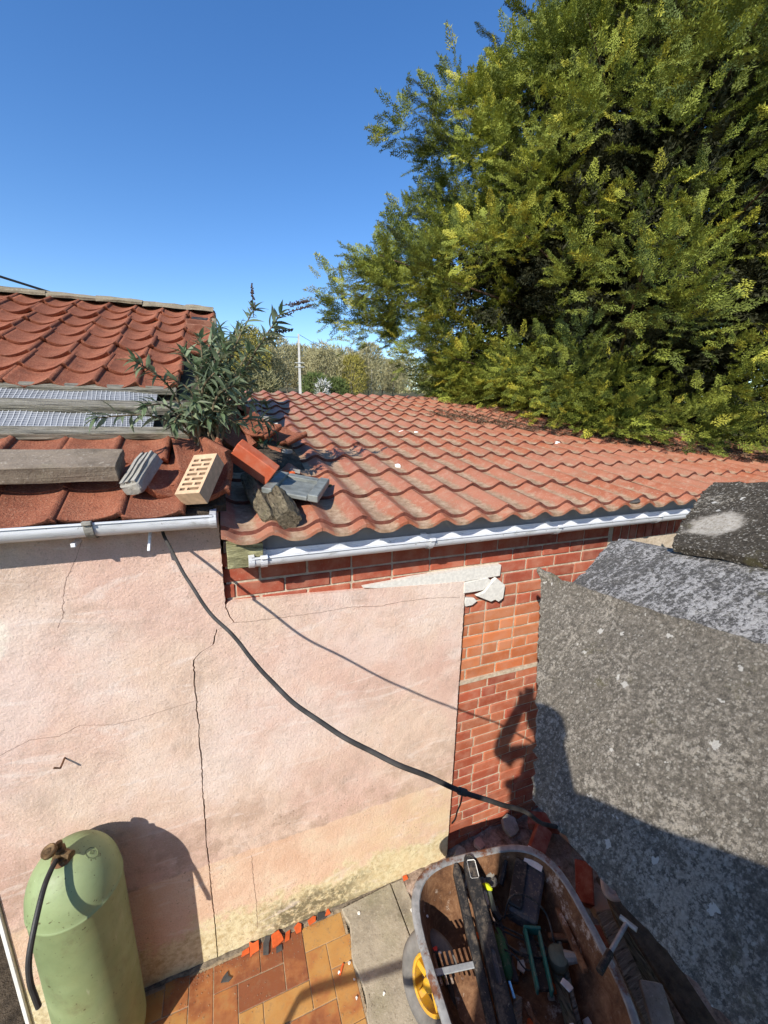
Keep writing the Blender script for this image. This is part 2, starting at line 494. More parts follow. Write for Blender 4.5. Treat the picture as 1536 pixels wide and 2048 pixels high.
def tank_material():
    a = Mat('green_tank_paint', rough=.5, spec=.4)
    f = a.noise(4, 5, .6); g = a.noise(40, 4, .7)
    c = a.ramp(f, [(.3, (.185, .235, .105)), (.55, (.25, .31, .145)), (.75, (.30, .36, .175))])
    c = a.mix(a.math('MULTIPLY', a.smooth(a.noise(7, 7, .8), .50, .70), .55), c, (.17, .17, .085))
    c = a.mix(a.math('MULTIPLY', a.smooth(a.noise(3, 5, .7, stretch=(1, 1, .25)), .55, .68), .5), c, (.36, .40, .24))
    rs = a.math('MULTIPLY', a.smooth(a.noise(21, 6, .8), .66, .72), .85)
    c = a.mix(rs, c, (.15, .075, .03))
    c = a.mix(a.math('MULTIPLY', a.smooth(a.noise(55, 3, .6), .66, .70), .85), c, (.085, .07, .03))
    sc = a.noise(20, 4, .6, stretch=(2.5, 2.5, .35))
    c = a.mix(a.math('MULTIPLY', a.smooth(sc, .70, .74), .6), c, (.42, .45, .28))
    a.col(c); a.rough(a.ramp(a.noise(11, 4), [(.3, .4), (.7, .7)])); a.bump(a.noise(25, 3), .08, .004)
    return a.m

def dusty(name, base, rough=.5):
    a = Mat(name, base, rough, .35)
    d = a.noise(16, 6, .8); e = a.noise(80, 4, .7)
    c = a.mix(a.math('MULTIPLY', a.smooth(d, .46, .66), .55), base, (.20, .155, .11))
    c = a.mix(a.math('MULTIPLY', a.smooth(e, .60, .70), .6), c, (.34, .28, .21))
    a.col(c); a.rough(a.ramp(d, [(.4, rough), (.65, .95)])); a.bump(e, .3, .002)
    return a.m
MT = dict(
    render=render_material(), brick=brick_material(), mortar=mortar_material(), steel_tile=steel_tile_material(), clay=clay_tile_material(),
    sheet1=lichen_sheet_material('lichened_cement_sheet', (.155, .135, .106), (.42, .37, .295), .8, .055),
    sheet2=lichen_sheet_material('pale_cement_sheet', (.115, .108, .098), (.56, .53, .49), .3, .085, None, (1, 2.2, 1)),
    sheet3=lichen_sheet_material('dark_cement_sheet', (.065, .054, .040), (.40, .35, .27), .9, .01, ((1.985, 1.075, 2.562), .23)),
    floor_tile=floor_tile_material(), concrete=concrete_material(), rust=rust_material(), pvc=pvc_material(), tank=tank_material(),
    wood=wood_material('grey_weathered_wood', (.30, .27, .21)), rotten=wood_material('rotten_wood', (.19, .155, .10), (26, 3.5, 26), 'pos'),
    green_wood=wood_material('green_stained_wood', (.30, .28, .15), (3, 12, 12), 'pos'),
    black=dusty('dusty_black_plastic', (.018, .018, .018)), cable=simple('dusty_black_rubber', (.045, .041, .037), .75, .6, 14, bump=.3),
    grey_plastic=dusty('dusty_grey_plastic', (.05, .05, .055)), tyre=simple('worn_tyre_rubber', (.16, .15, .135), .9, .35, 12),
    yellow=dusty('dusty_yellow_plastic', (.62, .33, .02)), green=dusty('dusty_green_plastic', (.02, .10, .035)),
    teal=dusty('dusty_teal_plastic', (.012, .12, .09)), galv=simple('galvanised_steel', (.36, .38, .38), .5, .3, 25, metal=.3),
    chrome=simple('bright_steel', (.65, .65, .66), .2, .1, 20, metal=1), paper=simple('paper', (.72, .70, .64), .9, .15, 30),
    shard=simple('broken_red_clay', (.62, .11, .025), .85, .2, 30), slate=simple('dark_slate', (.07, .065, .06), .85, .3, 25),
    white=simple('white_paint', (.78, .76, .70), .6, .12, 14, co='pos'), fascia=simple('grey_board', (.27, .275, .275), .6, .22, 5, co='pos'),
    brass=simple('corroded_brass', (.16, .10, .05), .55, .5, 60, metal=.6), hose=simple('dark_hose', (.035, .032, .030), .5, .3, 30),
    buff=simple('buff_brick', (.56, .37, .22), .9, .2, 40), stone=concrete_material('grey_stone', (.30, .28, .24)),
    membrane=simple('grey_underlay_film', (.20, .205, .215), .6, .35, 6, co='pos'), net=simple('white_fibre_net', (.50, .50, .49), .6, .1, 30),
    glass=simple('dusty_glass', (.20, .21, .19), .55, .45, 14, spec=.3), pale=simple('pale_flake', (.66, .63, .56), .9, .15, 60),
    dirt=simple('dark_dirt', (.085, .065, .045), 1, .5, 20, co='pos', bump=.8, dist=.02), soil=simple('brown_soil', (.19, .15, .105), 1, .6, 40, co='pos', bump=.8, dist=.01),
    moss=simple('dry_moss', (.13, .10, .045), 1, .5, 60), debris=simple('fallen_needles', (.16, .105, .065), 1, .5, 40),
    wire=simple('wire', (.03, .03, .03), .6, .2, 10), pole=simple('concrete_pole', (.55, .52, .47), .9, .15, 3, co='pos'),
    red=simple('red_paper', (.55, .04, .03), .7, .15, 30), lime=simple('lime_plastic', (.55, .62, .02), .4, .1, 20),
    pink=simple('pinkish_plaster', (.40, .27, .21), .9, .3, 20), skin=simple('skin', (.55, .34, .25), .6, .1, 10),
    jacket=simple('dark_jacket', (.05, .06, .09), .9, .3, 10), leaf=foliage_material('shrub_leaf', .3), needle=foliage_material('cypress_needle', .16, .7),
    twig=foliage_material('bare_twig', .1, .9), stem=bark_material('shrub_stem', (.20, .15, .09)), bark=bark_material('cypress_bark', (.16, .10, .07)),
    ridge=concrete_material('lichened_mortar_ridge', (.24, .20, .14)), crack=simple('crack_shade', (.20, .11, .08), 1, .3, 40, bump=0),  # crack: dark strip colour for the shade inside hairline cracks
    grout=simple('sandy_grout', (.36, .27, .17), .95, .3, 40, co='pos'), emboss=simple('embossed_mark', (.17, .20, .09), .6, .2, 40),
)

def px_cam(r_, f_, u_):
    return CAM + rt * r_ + fw * f_ + Vector((0, 0, u_))

# ------------------------------------------------------------------ ground and hill
def ground_z(x, y):
    d = max(0.0, y - 22)
    z = -.035 + min(6.2, d * .125) + max(0, y - 80) * .07
    return z + (mnoise.noise(Vector((x * .03, y * .03, 0))) * .8 * min(1, d / 20))

def build_ground():
    xs = [-400, -200, -100, -60, -40, -25, -15, -8, -3, 0, 3, 8, 15, 25, 40, 60, 100, 200, 400]
    ys = [-200, -80, -30, -12, -4, 0, 3, 8, 14, 22, 30, 38, 46, 54, 62, 72, 85, 100, 140, 220, 500]
    V = [(x, y, ground_z(x, y)) for y in ys for x in xs]
    n = len(xs)
    F = [(j * n + i, j * n + i + 1, (j + 1) * n + i + 1, (j + 1) * n + i) for j in range(len(ys) - 1) for i in range(n - 1)]
    a = Mat('rough_ground', rough=1, spec=.1)
    f = a.noise(.35, 5, .6); g = a.noise(9, 5, .7)
    c = a.mix(a.smooth(f, .4, .6), (.09, .075, .035), (.11, .10, .035))
    c = a.mix(a.math('MULTIPLY', g, .6), c, (.05, .045, .03))
    a.col(c); a.bump(g, .8, .03)
    o = obj('ground', mesh_of('ground', V, F, a.m, True))
    tag(o, kind='structure')
build_ground()

# ------------------------------------------------------------------ yard paving: tiles laid in a herringbone, concrete path beside them
def build_yard():
    bed = MB().box((-.32, .55, -.012), (1.62, 2.6, .016)).build('yard_paving', MT['grout'])
    tag(bed, kind='structure')
    U = .1215; x0, y0 = -.0095, 1.577
    gap = .0045
    def tile_mesh(nx, ny):
        return MB().box((0, 0, -.0075), (nx * U - gap, ny * U - gap, .015)).mesh('tile', MT['floor_tile'], bevel=.0018)
    mh, mv = tile_mesh(2, 1), tile_mesh(1, 2)
    for j in range(-16, 3):
        for i in range(-9, 5):
            r_ = (i + j) % 4
            if r_ == 3: me, w, h = mh, 2, 1
            elif r_ == 1: me, w, h = mv, 1, 2
            else: continue
            cx, cy = x0 + (i + w / 2) * U, y0 + (j + h / 2) * U
            xa, xb, ya, yb = cx - w * U / 2, min(cx + w * U / 2, .500), cy - h * U / 2, min(cy + h * U / 2, 1.845)
            if xb - xa < .03 or yb - ya < .03 or cx < -1.05 or cy < .3: continue
            cut = MB().box((0, 0, -.0075), (xb - xa - gap, yb - ya - gap, .015)).mesh('tile', MT['floor_tile'], bevel=.0018) if (xb - xa < w * U - .001 or yb - ya < h * U - .001) else me
            obj('tile', cut, bed, ((xa + xb) / 2, (ya + yb) / 2, .0 + random.uniform(-.0015, .0015)), (random.uniform(-.006, .006), random.uniform(-.006, .006), random.uniform(-.004, .004)))
    # broken kerb-like slab edge: uneven outline
    left = [(.492 + .012 * math.sin(y * 23) + random.uniform(-.008, .008), y) for y in np.arange(.2, 1.84, .045)]
    poly = left + [(.815, 1.842), (.822, 1.5), (.83, .2)]
    s1 = MB().prism(poly, 'z', -.02, .022).mesh('concrete_path', MT['concrete'], bevel=.004)
    p = obj('concrete_path', s1); tag(p, kind='structure')
    s2 = MB().prism([(.823, 1.842), (.905, 1.842), (.915, 1.5), (.93, .2), (.836, .2), (.828, 1.5)], 'z', -.02, .016).mesh('slab', MT['concrete'], bevel=.003)
    obj('slab', s2, p)
    # pale rubble floor under the barrow and up to the brick foot
    nx, ny = 44, 50
    V = []; F = []
    for j in range(ny):
        for i in range(nx):
            x = .90 + i * 1.9 / (nx - 1); y = -.2 + j * 2.09 / (ny - 1)
            z = .004 + .035 * (mnoise.noise(Vector((x * 5, y * 5, 1))) + .4) + .02 * mnoise.noise(Vector((x * 19, y * 19, 4)))
            z += .07 * max(0, min(1, (x - 1.15) / .3)) * max(0, min(1, (y - 1.2) / .5))
            V.append((x, y, max(z, -.01)))
    for j in range(ny - 1):
        for i in range(nx - 1): F.append((j * nx + i, j * nx + i + 1, (j + 1) * nx + i + 1, (j + 1) * nx + i))
    a = Mat('rubble_floor', rough=1, spec=.1)
    f = a.noise(11, 6, .75); g = a.noise(60, 4, .7)
    a.col(a.mix(a.smooth(g, .5, .7), a.ramp(f, [(.35, (.12, .085, .06)), (.55, (.40, .29, .22)), (.7, (.52, .42, .34))]), (.20, .14, .10))); a.bump(g, .8, .01)
    o = obj('rubble_floor', mesh_of('rubble_floor', V, F, a.m, True)); tag(o, kind='structure')
    # dirt line along the foot of the pink wall
    V = []; F = []; n = 90
    for i in range(n):
        x = -1.0 + i * 1.9 / (n - 1); w = .012 + .030 * abs(mnoise.noise(Vector((x * 9, 0, 0)))); 
        V += [(x, 1.849, .012 + .008 * mnoise.noise(Vector((x * 20, 3, 0)))), (x, 1.849 - w * .5, .010 + .006 * mnoise.noise(Vector((x * 31, 7, 0)))), (x, 1.849 - w, .0015)]
    for i in range(n - 1): F += [(3 * i, 3 * i + 1, 3 * i + 4, 3 * i + 3), (3 * i + 1, 3 * i + 2, 3 * i + 5, 3 * i + 4)]
    tag(obj('dirt_line', mesh_of('dirt_line', V, F, MT['soil'], True)), kind='structure')
    # dark earth left of the pink wall's corner
    V = []; F = []; nx = 16
    for j in range(nx):
        for i in range(nx):
            x = -3.2 + i * 2.08 / (nx - 1); y = .9 + j * 3.4 / (nx - 1)
            V.append((x, y, .06 + .07 * mnoise.noise(Vector((x * 4, y * 4, 0)))))
    for j in range(nx - 1):
        for i in range(nx - 1): F.append((j * nx + i, j * nx + i + 1, (j + 1) * nx + i + 1, (j + 1) * nx + i))
    tag(obj('earth_bank', mesh_of('earth_bank', V, F, MT['dirt'], True)), kind='structure')
build_yard()

# ------------------------------------------------------------------ pink outbuilding (left) with its clay roof
WY = 1.85
crack = [(-.045, 2.60), (-.046, 2.128), (-.035, 2.088), (-.018, 2.047), (-.054, 2.031), (-.093, 2.025), (-.114, 1.95), (-.169, 1.923), (-.203, 1.886), (-.204, 1.826), (-.209, 1.748), (-.206, 1.68), (-.211, 1.612), (-.206, 1.541), (-.215, 1.43), (-.211, 1.341), (-.221, 1.164), (-.224, .977), (-.23, .816), (-.228, .647), (-.232, .473), (-.23, .29), (-.234, .0)]
def fine_line(pts, amp, step=.012, seed=0):
    out = []
    for (a, b), (c, d) in zip(pts[:-1], pts[1:]):
        L = math.hypot(c - a, d - b); k = max(1, int(L / step))
        for i in range(k):
            t = i / k
            x, z = a + (c - a) * t, b + (d - b) * t
            out.append((x + amp * mnoise.noise(Vector((x * 70, z * 70, seed))), z + amp * .6 * mnoise.noise(Vector((x * 70, z * 70, seed + 9)))))
    out.append(pts[-1]); return out
cl = fine_line(crack, .005)
def hairline(name, pts, width, parent, seed):
    P = fine_line(pts, .006, .01, seed)
    V = []; F = []
    for i, (x, z) in enumerate(P):
        w = width * (.5 + .7 * abs(mnoise.noise(Vector((x * 30, z * 30, seed)))))
        a = P[max(i - 1, 0)]; b = P[min(i + 1, len(P) - 1)]
        tx, tz = b[0] - a[0], b[1] - a[1]; L = math.hypot(tx, tz) or 1
        V += [(x - tz / L * w, WY - .0008, z + tx / L * w), (x + tz / L * w, WY - .0008, z - tx / L * w)]
    for i in range(len(P) - 1): F.append((2 * i, 2 * i + 1, 2 * i + 3, 2 * i + 2))
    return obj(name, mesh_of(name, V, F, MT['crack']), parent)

pink = empty('pink_outbuilding', (-.55, WY, 0), 'pink rendered outbuilding with old clay pantile roof and cracked wall', 'outbuilding')
core = MB().box((-.548, 3.62, 1.30), (1.005, 3.44, 2.58))
core.build('wall_core', MT['mortar'], pink)
MB().box((-2.12, 4.6, 1.55), (2.12, .2, 3.1)).build('rear_wall', MT['mortar'], pink)
MB().box((-3.1, 3.2, 1.30), (.16, 2.6, 2.6)).build('side_wall', MT['mortar'], pink)
lp = [(-1.06, 0), (-1.06, 2.60)] + cl
obj('render_coat', MB().prism(lp, 'y', WY, WY + .045).mesh('render_coat', MT['render']), pink)
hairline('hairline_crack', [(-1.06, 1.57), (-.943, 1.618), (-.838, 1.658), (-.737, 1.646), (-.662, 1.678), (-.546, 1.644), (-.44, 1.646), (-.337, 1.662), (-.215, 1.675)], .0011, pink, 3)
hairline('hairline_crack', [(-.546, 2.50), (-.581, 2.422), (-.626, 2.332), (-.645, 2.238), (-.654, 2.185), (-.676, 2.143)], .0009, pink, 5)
MB().box((-1.073, 1.862, 1.32), (.018, .05, 2.54)).build('corner_trim', MT['white'], pink, bevel=.003)
# bent nail, pipe stub ends below the gutter
MB().tube([(-.735, 1.86, 1.535), (-.737, 1.80, 1.528), (-.755, 1.79, 1.545)], .004, 6).build('bent_nail', MT['rust'], pink)
MB().tube([(-.300, 1.83, 2.545), (-.303, 1.79, 2.51), (-.310, 1.775, 2.455)], .006, 6).build('wire_end', MT['pvc'], pink)
MB().box((-.545, 1.775, 2.512), (.016, .07, .016)).build('bracket_peg', MT['pvc'], pink, bevel=.002)

def gutter(parent, x0, x1, yc, ztop, r_, brk, mat=MT['pvc']):
    g = empty('gutter', (x0, yc, ztop)); del_prop(g); g.parent = parent; g.location = Vector((x0, yc, ztop)) - parent.location
    n = 14
    def trough(xa, xb, ro, ri, lip=.006):
        V = []; F = []
        prof = [(-ro - lip, .0), (-ro - lip, -.006), (-ro, -.008)] + [(-ro * math.cos(math.pi * k / n), -.008 - ro * math.sin(math.pi * k / n)) for k in range(1, n)] + [(ro, -.008), (ro + lip * .3, -.006), (ro + lip * .3, 0)]
        prof += [(ri, 0), (ri, -.01)] + [(ri * math.cos(math.pi * k / n), -.01 - ri * math.sin(math.pi * k / n)) for k in range(1, n)] + [(-ri, -.01), (-ri, 0)]
        m = len(prof)
        for x in (xa, xb):
            V += [(x, yc + p[0], ztop + p[1]) for p in prof]
        F = [(i, (i + 1) % m, m + (i + 1) % m, m + i) for i in range(m)]
        return V, F, prof
    V, F, prof = trough(x0, x1, r_, r_ - .004)
    b = MB().add(V, F); b.build('trough', mat, g, smooth=True, angle=40)
    for xe in (x0, x1):
        poly = [(yc - r_ - .003, ztop)] + [(yc - (r_ + .003) * math.cos(math.pi * k / n), ztop - .008 - (r_ + .003) * math.sin(math.pi * k / n)) for k in range(n + 1)] + [(yc + r_ + .003, ztop)]
        MB().prism(poly, 'x', xe - .012, xe + .012).build('end_cap', mat, g)
    for xb, bm in brk:
        V, F, _ = trough(xb - .014, xb + .014, r_ + .006, r_ + .0005, .008)
        k = MB().add(V, F)
        k.box((xb, yc - r_ - .008, ztop + .001), (.03, .016, .014)).box((xb, yc + r_ + .01, ztop - .02), (.03, .03, .05))
        k.build('bracket', bm, g, bevel=.0015)
    return g
def del_prop(o):
    for k in list(o.keys()): del o[k]
gutter(pink, -1.12, -.062, 1.742, 2.606, .056, [(-.475, MT['stone'])])

# clay pantile: sagging pan with a roll on its right edge
TW, TL = .205, .228
def clay_mesh(length=.285, thick=.027, seed=0, sag=1.0):
    n = 14; V = []; F = []
    def prof(u):
        if u < .88:
            t = u / .88; return sag * (.026 * abs(2 * t - 1) ** 1.8 - .008)
        t = (u - .88) / .12; return sag * .018 + .013 * math.sin(math.pi * t)
    for (yy, dz) in ((0, 0), (length, -.0)):
        for k in range(n + 1):
            u = k / n * 1.03
            t = min(1, u / .88)
            V.append(((u - .5) * TW, yy - (.030 * (2 * sag - 1) * (1 - (2 * t - 1) ** 2) if yy == 0 and u < .88 else 0), prof(min(u, 1.0)) + dz))
    m = n + 1
    for k in range(n): F.append((k, k + 1, m + k + 1, m + k))
    b = len(V)
    for k in range(n + 1):
        x, y, z = V[k]; V.append((x, y + .004, z - thick))
    V2 = [(x, y, z) for (x, y, z) in V[:m]]; c = len(V); V += V2
    for k in range(n): F.append((c + k + 1, c + k, b + k, b + k + 1))
    for k in range(n + 1):
        x, y, z = V[m + k]; V.append((x, y, z - thick))
    d = len(V) - m
    for k in range(n): F.append((b + k + 1, b + k, d + k, d + k + 1))
    F.append((0, m, d, b)); F.append((n, b + n, d + n, m + n))
    return mesh_of('tile', V, F, MT['clay'], True)
clay = clay_mesh(); clay_flat = clay_mesh(.30, .024, 0, .55)
PL = R(25)
def on_left(x, s, h=0):       # point on the left roof plane: s metres up the slope from the eave, h above it
    return Vector((x, 1.70 + s * math.cos(PL) - h * math.sin(PL), 2.60 + s * math.sin(PL) + h * math.cos(PL)))
lroof = empty('roof'); lroof.parent = pink; lroof.location = Vector((-.55, 1.70, 2.60)) - pink.location
def slab_on(plane, x0, x1, s0, s1, h0, h1):
    P = [plane(x0, s0, h0), plane(x1, s0, h0), plane(x1, s1, h0), plane(x0, s1, h0), plane(x0, s0, h1), plane(x1, s0, h1), plane(x1, s1, h1), plane(x0, s1, h1)]
    return MB().add(P, [(0, 3, 2, 1), (4, 5, 6, 7), (0, 1, 5, 4), (1, 2, 6, 5), (2, 3, 7, 6), (3, 0, 4, 7)])
slab_on(on_left, -3.2, -.01, .12, 3.07, -.075, -.040).build('roof_deck', MT['dirt'], lroof)
def clay_tile(x, s, h=0.0, yaw=0., roll=0., pitch=.0, parent=None, me=None):
    p = on_left(x, s, h)
    return obj('tile', me or clay, parent or lroof, p, (PL + R(4.2) * -1 + pitch, roll, yaw))
# upper field
s0 = 1.22
for r_ in range(8):
    for c in range(16):
        x = -.13 - c * TW + .018 * (r_ % 2)
        s = s0 + r_ * TL
        if x < -2.35 + r_ * 0.0: continue
        if r_ in (0,) and x > -.28: continue
        if r_ in (1, 2) and x > -.16: continue
        clay_tile(x + random.uniform(-.006, .006), s + random.uniform(-.012, .012) - .004 * c, .026 + random.uniform(0, .006), random.uniform(-.02, .02), random.uniform(-.015, .015), random.uniform(-.012, .012))
# the two lowest courses: second course from s=.30, eave course from s=.0
for c in range(5):
    x = -.35 - c * TW
    clay_tile(x, .40 + .012 * (c % 2), .012 + .004 * (c % 2), random.uniform(-.03, .03), random.uniform(-.02, .02), .0, None, clay_flat)
for c in range(6):
    x = -.27 - c * TW
    clay_tile(x, .005 + .012 * (c % 2) - .002 * c, .012, random.uniform(-.02, .02), random.uniform(-.02, .02), 0, None, clay_flat)
    clay_tile(x, .215, .004, random.uniform(-.02, .02), random.uniform(-.02, .02), 0, None, clay_flat)
# slipped tiles at the broken corner
clay_tile(-.10, .12, .028, -.06, .10, -.05)
clay_tile(-.09, .30, .03, .10, -.12, .10)
t = clay_tile(-.015, .22, .05, .02, -1.15, .05)
t2 = clay_tile(-.22, .16, .018, .22, .28, .0)
# ridge: mortar bed with half-round caps
for k in range(9):
    x = -3.0 + k * .345
    if x > -.1: continue
    L = .35 if x < -.5 else -.01 - x
    V = []; F = []; n = 10
    for xx in (0, L):
        for i in range(n + 1):
            a = math.pi * i / n; rr = .085 + .006 * math.sin(i * 2.1 + k)
            V.append((xx, -math.cos(a) * rr, math.sin(a) * rr * .62))
    for i in range(n): F.append((i, i + 1, n + 2 + i, n + 1 + i))
    F.append(tuple(range(n, -1, -1))); F.append(tuple(range(n + 1, 2 * n + 2)))
    obj('ridge_cap', MB().add(V, F).mesh('ridge_cap', MT['ridge'], jitter=.011, sub=3), lroof, on_left(x, 3.05, .012 + random.uniform(-.004, .004)), (0, 0, random.uniform(-.012, .012)))
# verge edge stones and vent on the right end
slab_on(on_left, -.028, .012, 1.30, 3.02, -.03, .035).build('verge_strip', MT['ridge'], lroof, bevel=.004, jitter=.004, sub=2)
bm_ = MB().box((0, 0, 0), (.215, .10, .065)).mesh('vent_brick', MT['brick'], bevel=.005)
for (x, s, h, rz) in ((-.120, 2.58, .035, .03), (-.115, 2.46, .030, -.04)):
    o = obj('vent_brick', bm_, lroof, on_left(x, s, h), (PL * .4, 0, rz)); o.color = (.20, .075, .045, 1)
MB().add([on_left(-.19, 2.72, .035), on_left(-.03, 2.72, .035), on_left(-.03, 2.80, .035), on_left(-.19, 2.80, .035)], [(0, 1, 2, 3)]).build('vent_slot', MT['black'], lroof)
# uncovered strip: film under a white fibre net between grey battens
def film_panel(sa, sb, x0, x1):
    nx, ny = 60, 8
    V = []; F = []
    def H(x, s): return .004 + .010 * mnoise.noise(Vector((x * 4, s * 4, 2))) + .004 * mnoise.noise(Vector((x * 15, s * 15, 5)))
    for j in range(ny + 1):
        for i in range(nx + 1):
            x = x0 + (x1 - x0) * i / nx; s = sa + (sb - sa) * j / ny
            V.append(on_left(x, s, H(x, s)))
    for j in range(ny):
        for i in range(nx): F.append((j * (nx + 1) + i, j * (nx + 1) + i + 1, (j + 1) * (nx + 1) + i + 1, (j + 1) * (nx + 1) + i))
    p = obj('film_panel', mesh_of('film_panel', V, F, MT['membrane'], True), lroof)
    V = []; F = []
    def strand(P, w, across):
        b = len(V)
        for (x, s) in P:
            xx, ss = (w, 0) if across else (0, w)
            V.append(on_left(x - xx, s - ss, H(x, s) + .004)); V.append(on_left(x + xx, s + ss, H(x, s) + .004))
        for i in range(len(P) - 1): F.append((b + 2 * i, b + 2 * i + 1, b + 2 * i + 3, b + 2 * i + 2))
    k = 0; x = x0
    while x < x1:
        strand([(x + .006 * mnoise.noise(Vector((k * .7, q * 1.3, 0))) - .02 * q, sa + (sb - sa) * q) for q in np.linspace(0, 1, 7)], .0013, True); x += .022; k += 1
    s = sa + .008
    while s < sb:
        strand([(xx, s + .006 * mnoise.noise(Vector((xx * 7, s * 40, 0)))) for xx in np.linspace(x0, x1, 50)], .0013, False); s += .022
    tag(obj('fibre_net', mesh_of('fibre_net', V, F, MT['net']), lroof), kind='stuff')
film_panel(.70, .90, -2.4, -.33)
film_panel(.985, 1.20, -2.4, -.34)
for (s, w, h, x1) in ((.665, .07, .032, -.16), (.945, .085, .040, -.16), (1.20, .06, .026, -.24)):
    slab_on(on_left, -2.6, x1, s - w / 2, s + w / 2, -.005, h).build('batten', MT['wood'], lroof, bevel=.004, jitter=.003, sub=2)
slab_on(on_left, -1.1, -.06, .06, .10, -.07, -.03).build('eave_film', MT['dirt'], lroof)

# ------------------------------------------------------------------ brick outbuilding (right) with tile-profile steel roof
bo = empty('brick_outbuilding', (1.5, WY, 0), 'red brick outbuilding with steel tile-profile roof and peeling pink render', 'outbuilding')
bw = obj('brick_wall', MB().box((2.93, 4.09, 1.215), (5.93, 4.411, 2.43)).mesh('brick_wall', MT['mortar']), bo)   # mortar core, front at y=1.895
BL, BH, BD = .215, .0648, .10
stretcher = MB().box((0, 0, 0), (BL, BD, BH)).mesh('brick', MT['brick'], bevel=.004, jitter=.0012)
header = MB().box((0, 0, 0), (.1025, BD, BH)).mesh('brick', MT['brick'], bevel=.004, jitter=.0012)
def brick(x, z, me, colr, rot=0, y=1.877):
    o = obj('brick', me, bw, (x, y + BD / 2 + random.uniform(-.003, .003), z), (0, rot + random.uniform(-.008, .008), random.uniform(-.01, .01)), (random.uniform(.985, 1.01), 1, random.uniform(.96, 1.03)))
    k = random.uniform(.82, 1.15); o.color = (colr[0] * k, colr[1] * k, colr[2] * k, 1)
    return o
def course(z, x0, x1, off, pick, pal):
    x = x0 - off
    i = 0
    while x < x1:
        hd = pick(i); L = .1025 if hd else BL
        if x + L > x0 - .06: brick(x + L / 2, z, header if hd else stretcher, pal(x, z))
        x += L + .0105; i += 1
orange = lambda x, z: random.choice([(.52, .165, .062), (.48, .14, .052), (.54, .19, .08)])
red = lambda x, z: random.choice([(.37, .085, .042), (.33, .07, .038), (.40, .105, .05), (.42, .125, .058)])
deep = lambda x, z: random.choice([(.34, .075, .04), (.38, .09, .046), (.31, .066, .038)])
z = 1.395 + BH / 2
for k in range(14):
    zz = z + k * .0765
    if zz > 2.41: break
    x0 = 1.25 if zz < 2.06 else -.02
    xm = 2.35 if zz < 2.2 else 3.0
    if zz > 2.2: xm = 2.36
    course(zz, x0, xm, (.055 if k % 2 else .165) + (.03 if k > 8 else 0), (lambda i, k=k: (k in (2, 4, 6) and True) if k < 8 else (i % 4 == 3 and k % 2 == 0)), orange if k < 6 else (red if k < 8 else deep))
z = 1.372 - BH / 2
for k in range(19):
    zz = z - k * .0742
    if zz < .06: break
    course(zz, 1.25, 2.35, random.uniform(.02, .2), lambda i: random.random() < .18, red)
for k in range(12):     # soldier course over the opening at the right
    o = brick(2.44 + k * .077, 2.305, stretcher, deep(0, 0), R(90))
# thick mortar bed where the newer bricks start
MB().box((1.80, 1.883, 1.383), (1.14, .03, .024)).build('mortar_bed', MT['mortar'], bo, sub=4, jitter=.004)
# render on the left part of this wall, edge along the crack and a ragged right edge
top = fine_line([(-.030, 2.150), (.2, 2.139), (.549, 2.120), (.829, 2.104), (1.073, 2.088), (1.238, 2.078)], .004, .02, 4)
right = fine_line([(1.238, 2.075), (1.240, 2.0), (1.243, 1.60), (1.244, 1.0), (1.243, .5), (1.243, .0)], .005, .02, 8)
rp = [(x + .0055 + .0028 * mnoise.noise(Vector((x * 9, z_ * 9, 0))), z_) for (x, z_) in cl if z_ < 2.14][::-1] + top[:-1] + right
obj('render_coat', MB().prism(rp, 'y', WY, WY + .040).mesh('render_coat', MT['render']), bo)
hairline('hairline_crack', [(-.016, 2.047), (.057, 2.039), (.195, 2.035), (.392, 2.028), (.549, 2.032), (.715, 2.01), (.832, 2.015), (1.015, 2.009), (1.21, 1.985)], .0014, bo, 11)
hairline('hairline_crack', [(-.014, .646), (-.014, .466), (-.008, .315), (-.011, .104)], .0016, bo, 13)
led = [(.62, 2.128), (.70, 2.114), (1.073, 2.086), (1.237, 2.078), (1.48, 2.080), (1.483, 2.148), (1.231, 2.150), (.90, 2.146), (.75, 2.138), (.62, 2.132)]
MB().prism(led, 'y', WY + .002, WY + .045).build('mortar_ledge', MT['pale'], bo)
for pts, yy, ry in (([(1.232, 2.071), (1.391, 2.081), (1.417, 2.059), (1.406, 2.025), (1.362, 2.006), (1.294, 2.004), (1.232, 2.005)], 1.846, 0), ([(1.425, 2.062), (1.448, 2.075), (1.515, 2.02), (1.509, 1.936), (1.478, 1.917), (1.451, 1.935), (1.423, 1.926), (1.312, 1.982), (1.367, 1.995)], 1.838, 0), ([(1.250, 1.972), (1.314, 1.959), (1.334, 1.937), (1.301, 1.917), (1.256, 1.915), (1.246, 1.943)], 1.852, 0)):
    MB().prism(pts, 'y', yy, yy + .022).build('render_flake', MT['pale'], bo, bevel=.002, jitter=.001)
# fascia, timber end and gutter
MB().box((2.98, 1.805, 2.437), (5.72, .02, .145)).build('fascia', MT['fascia'], bo, bevel=.002)
MB().box((.052, 1.785, 2.405), (.145, .10, .105)).build('timber_end', MT['green_wood'], bo, bevel=.003, jitter=.002, sub=2)
gutter(bo, .075, 5.6, 1.738, 2.408, .046, [(.125, MT['pvc']), (.925, MT['pvc']), (1.735, MT['pvc']), (2.56, MT['pvc']), (3.6, MT['pvc'])])

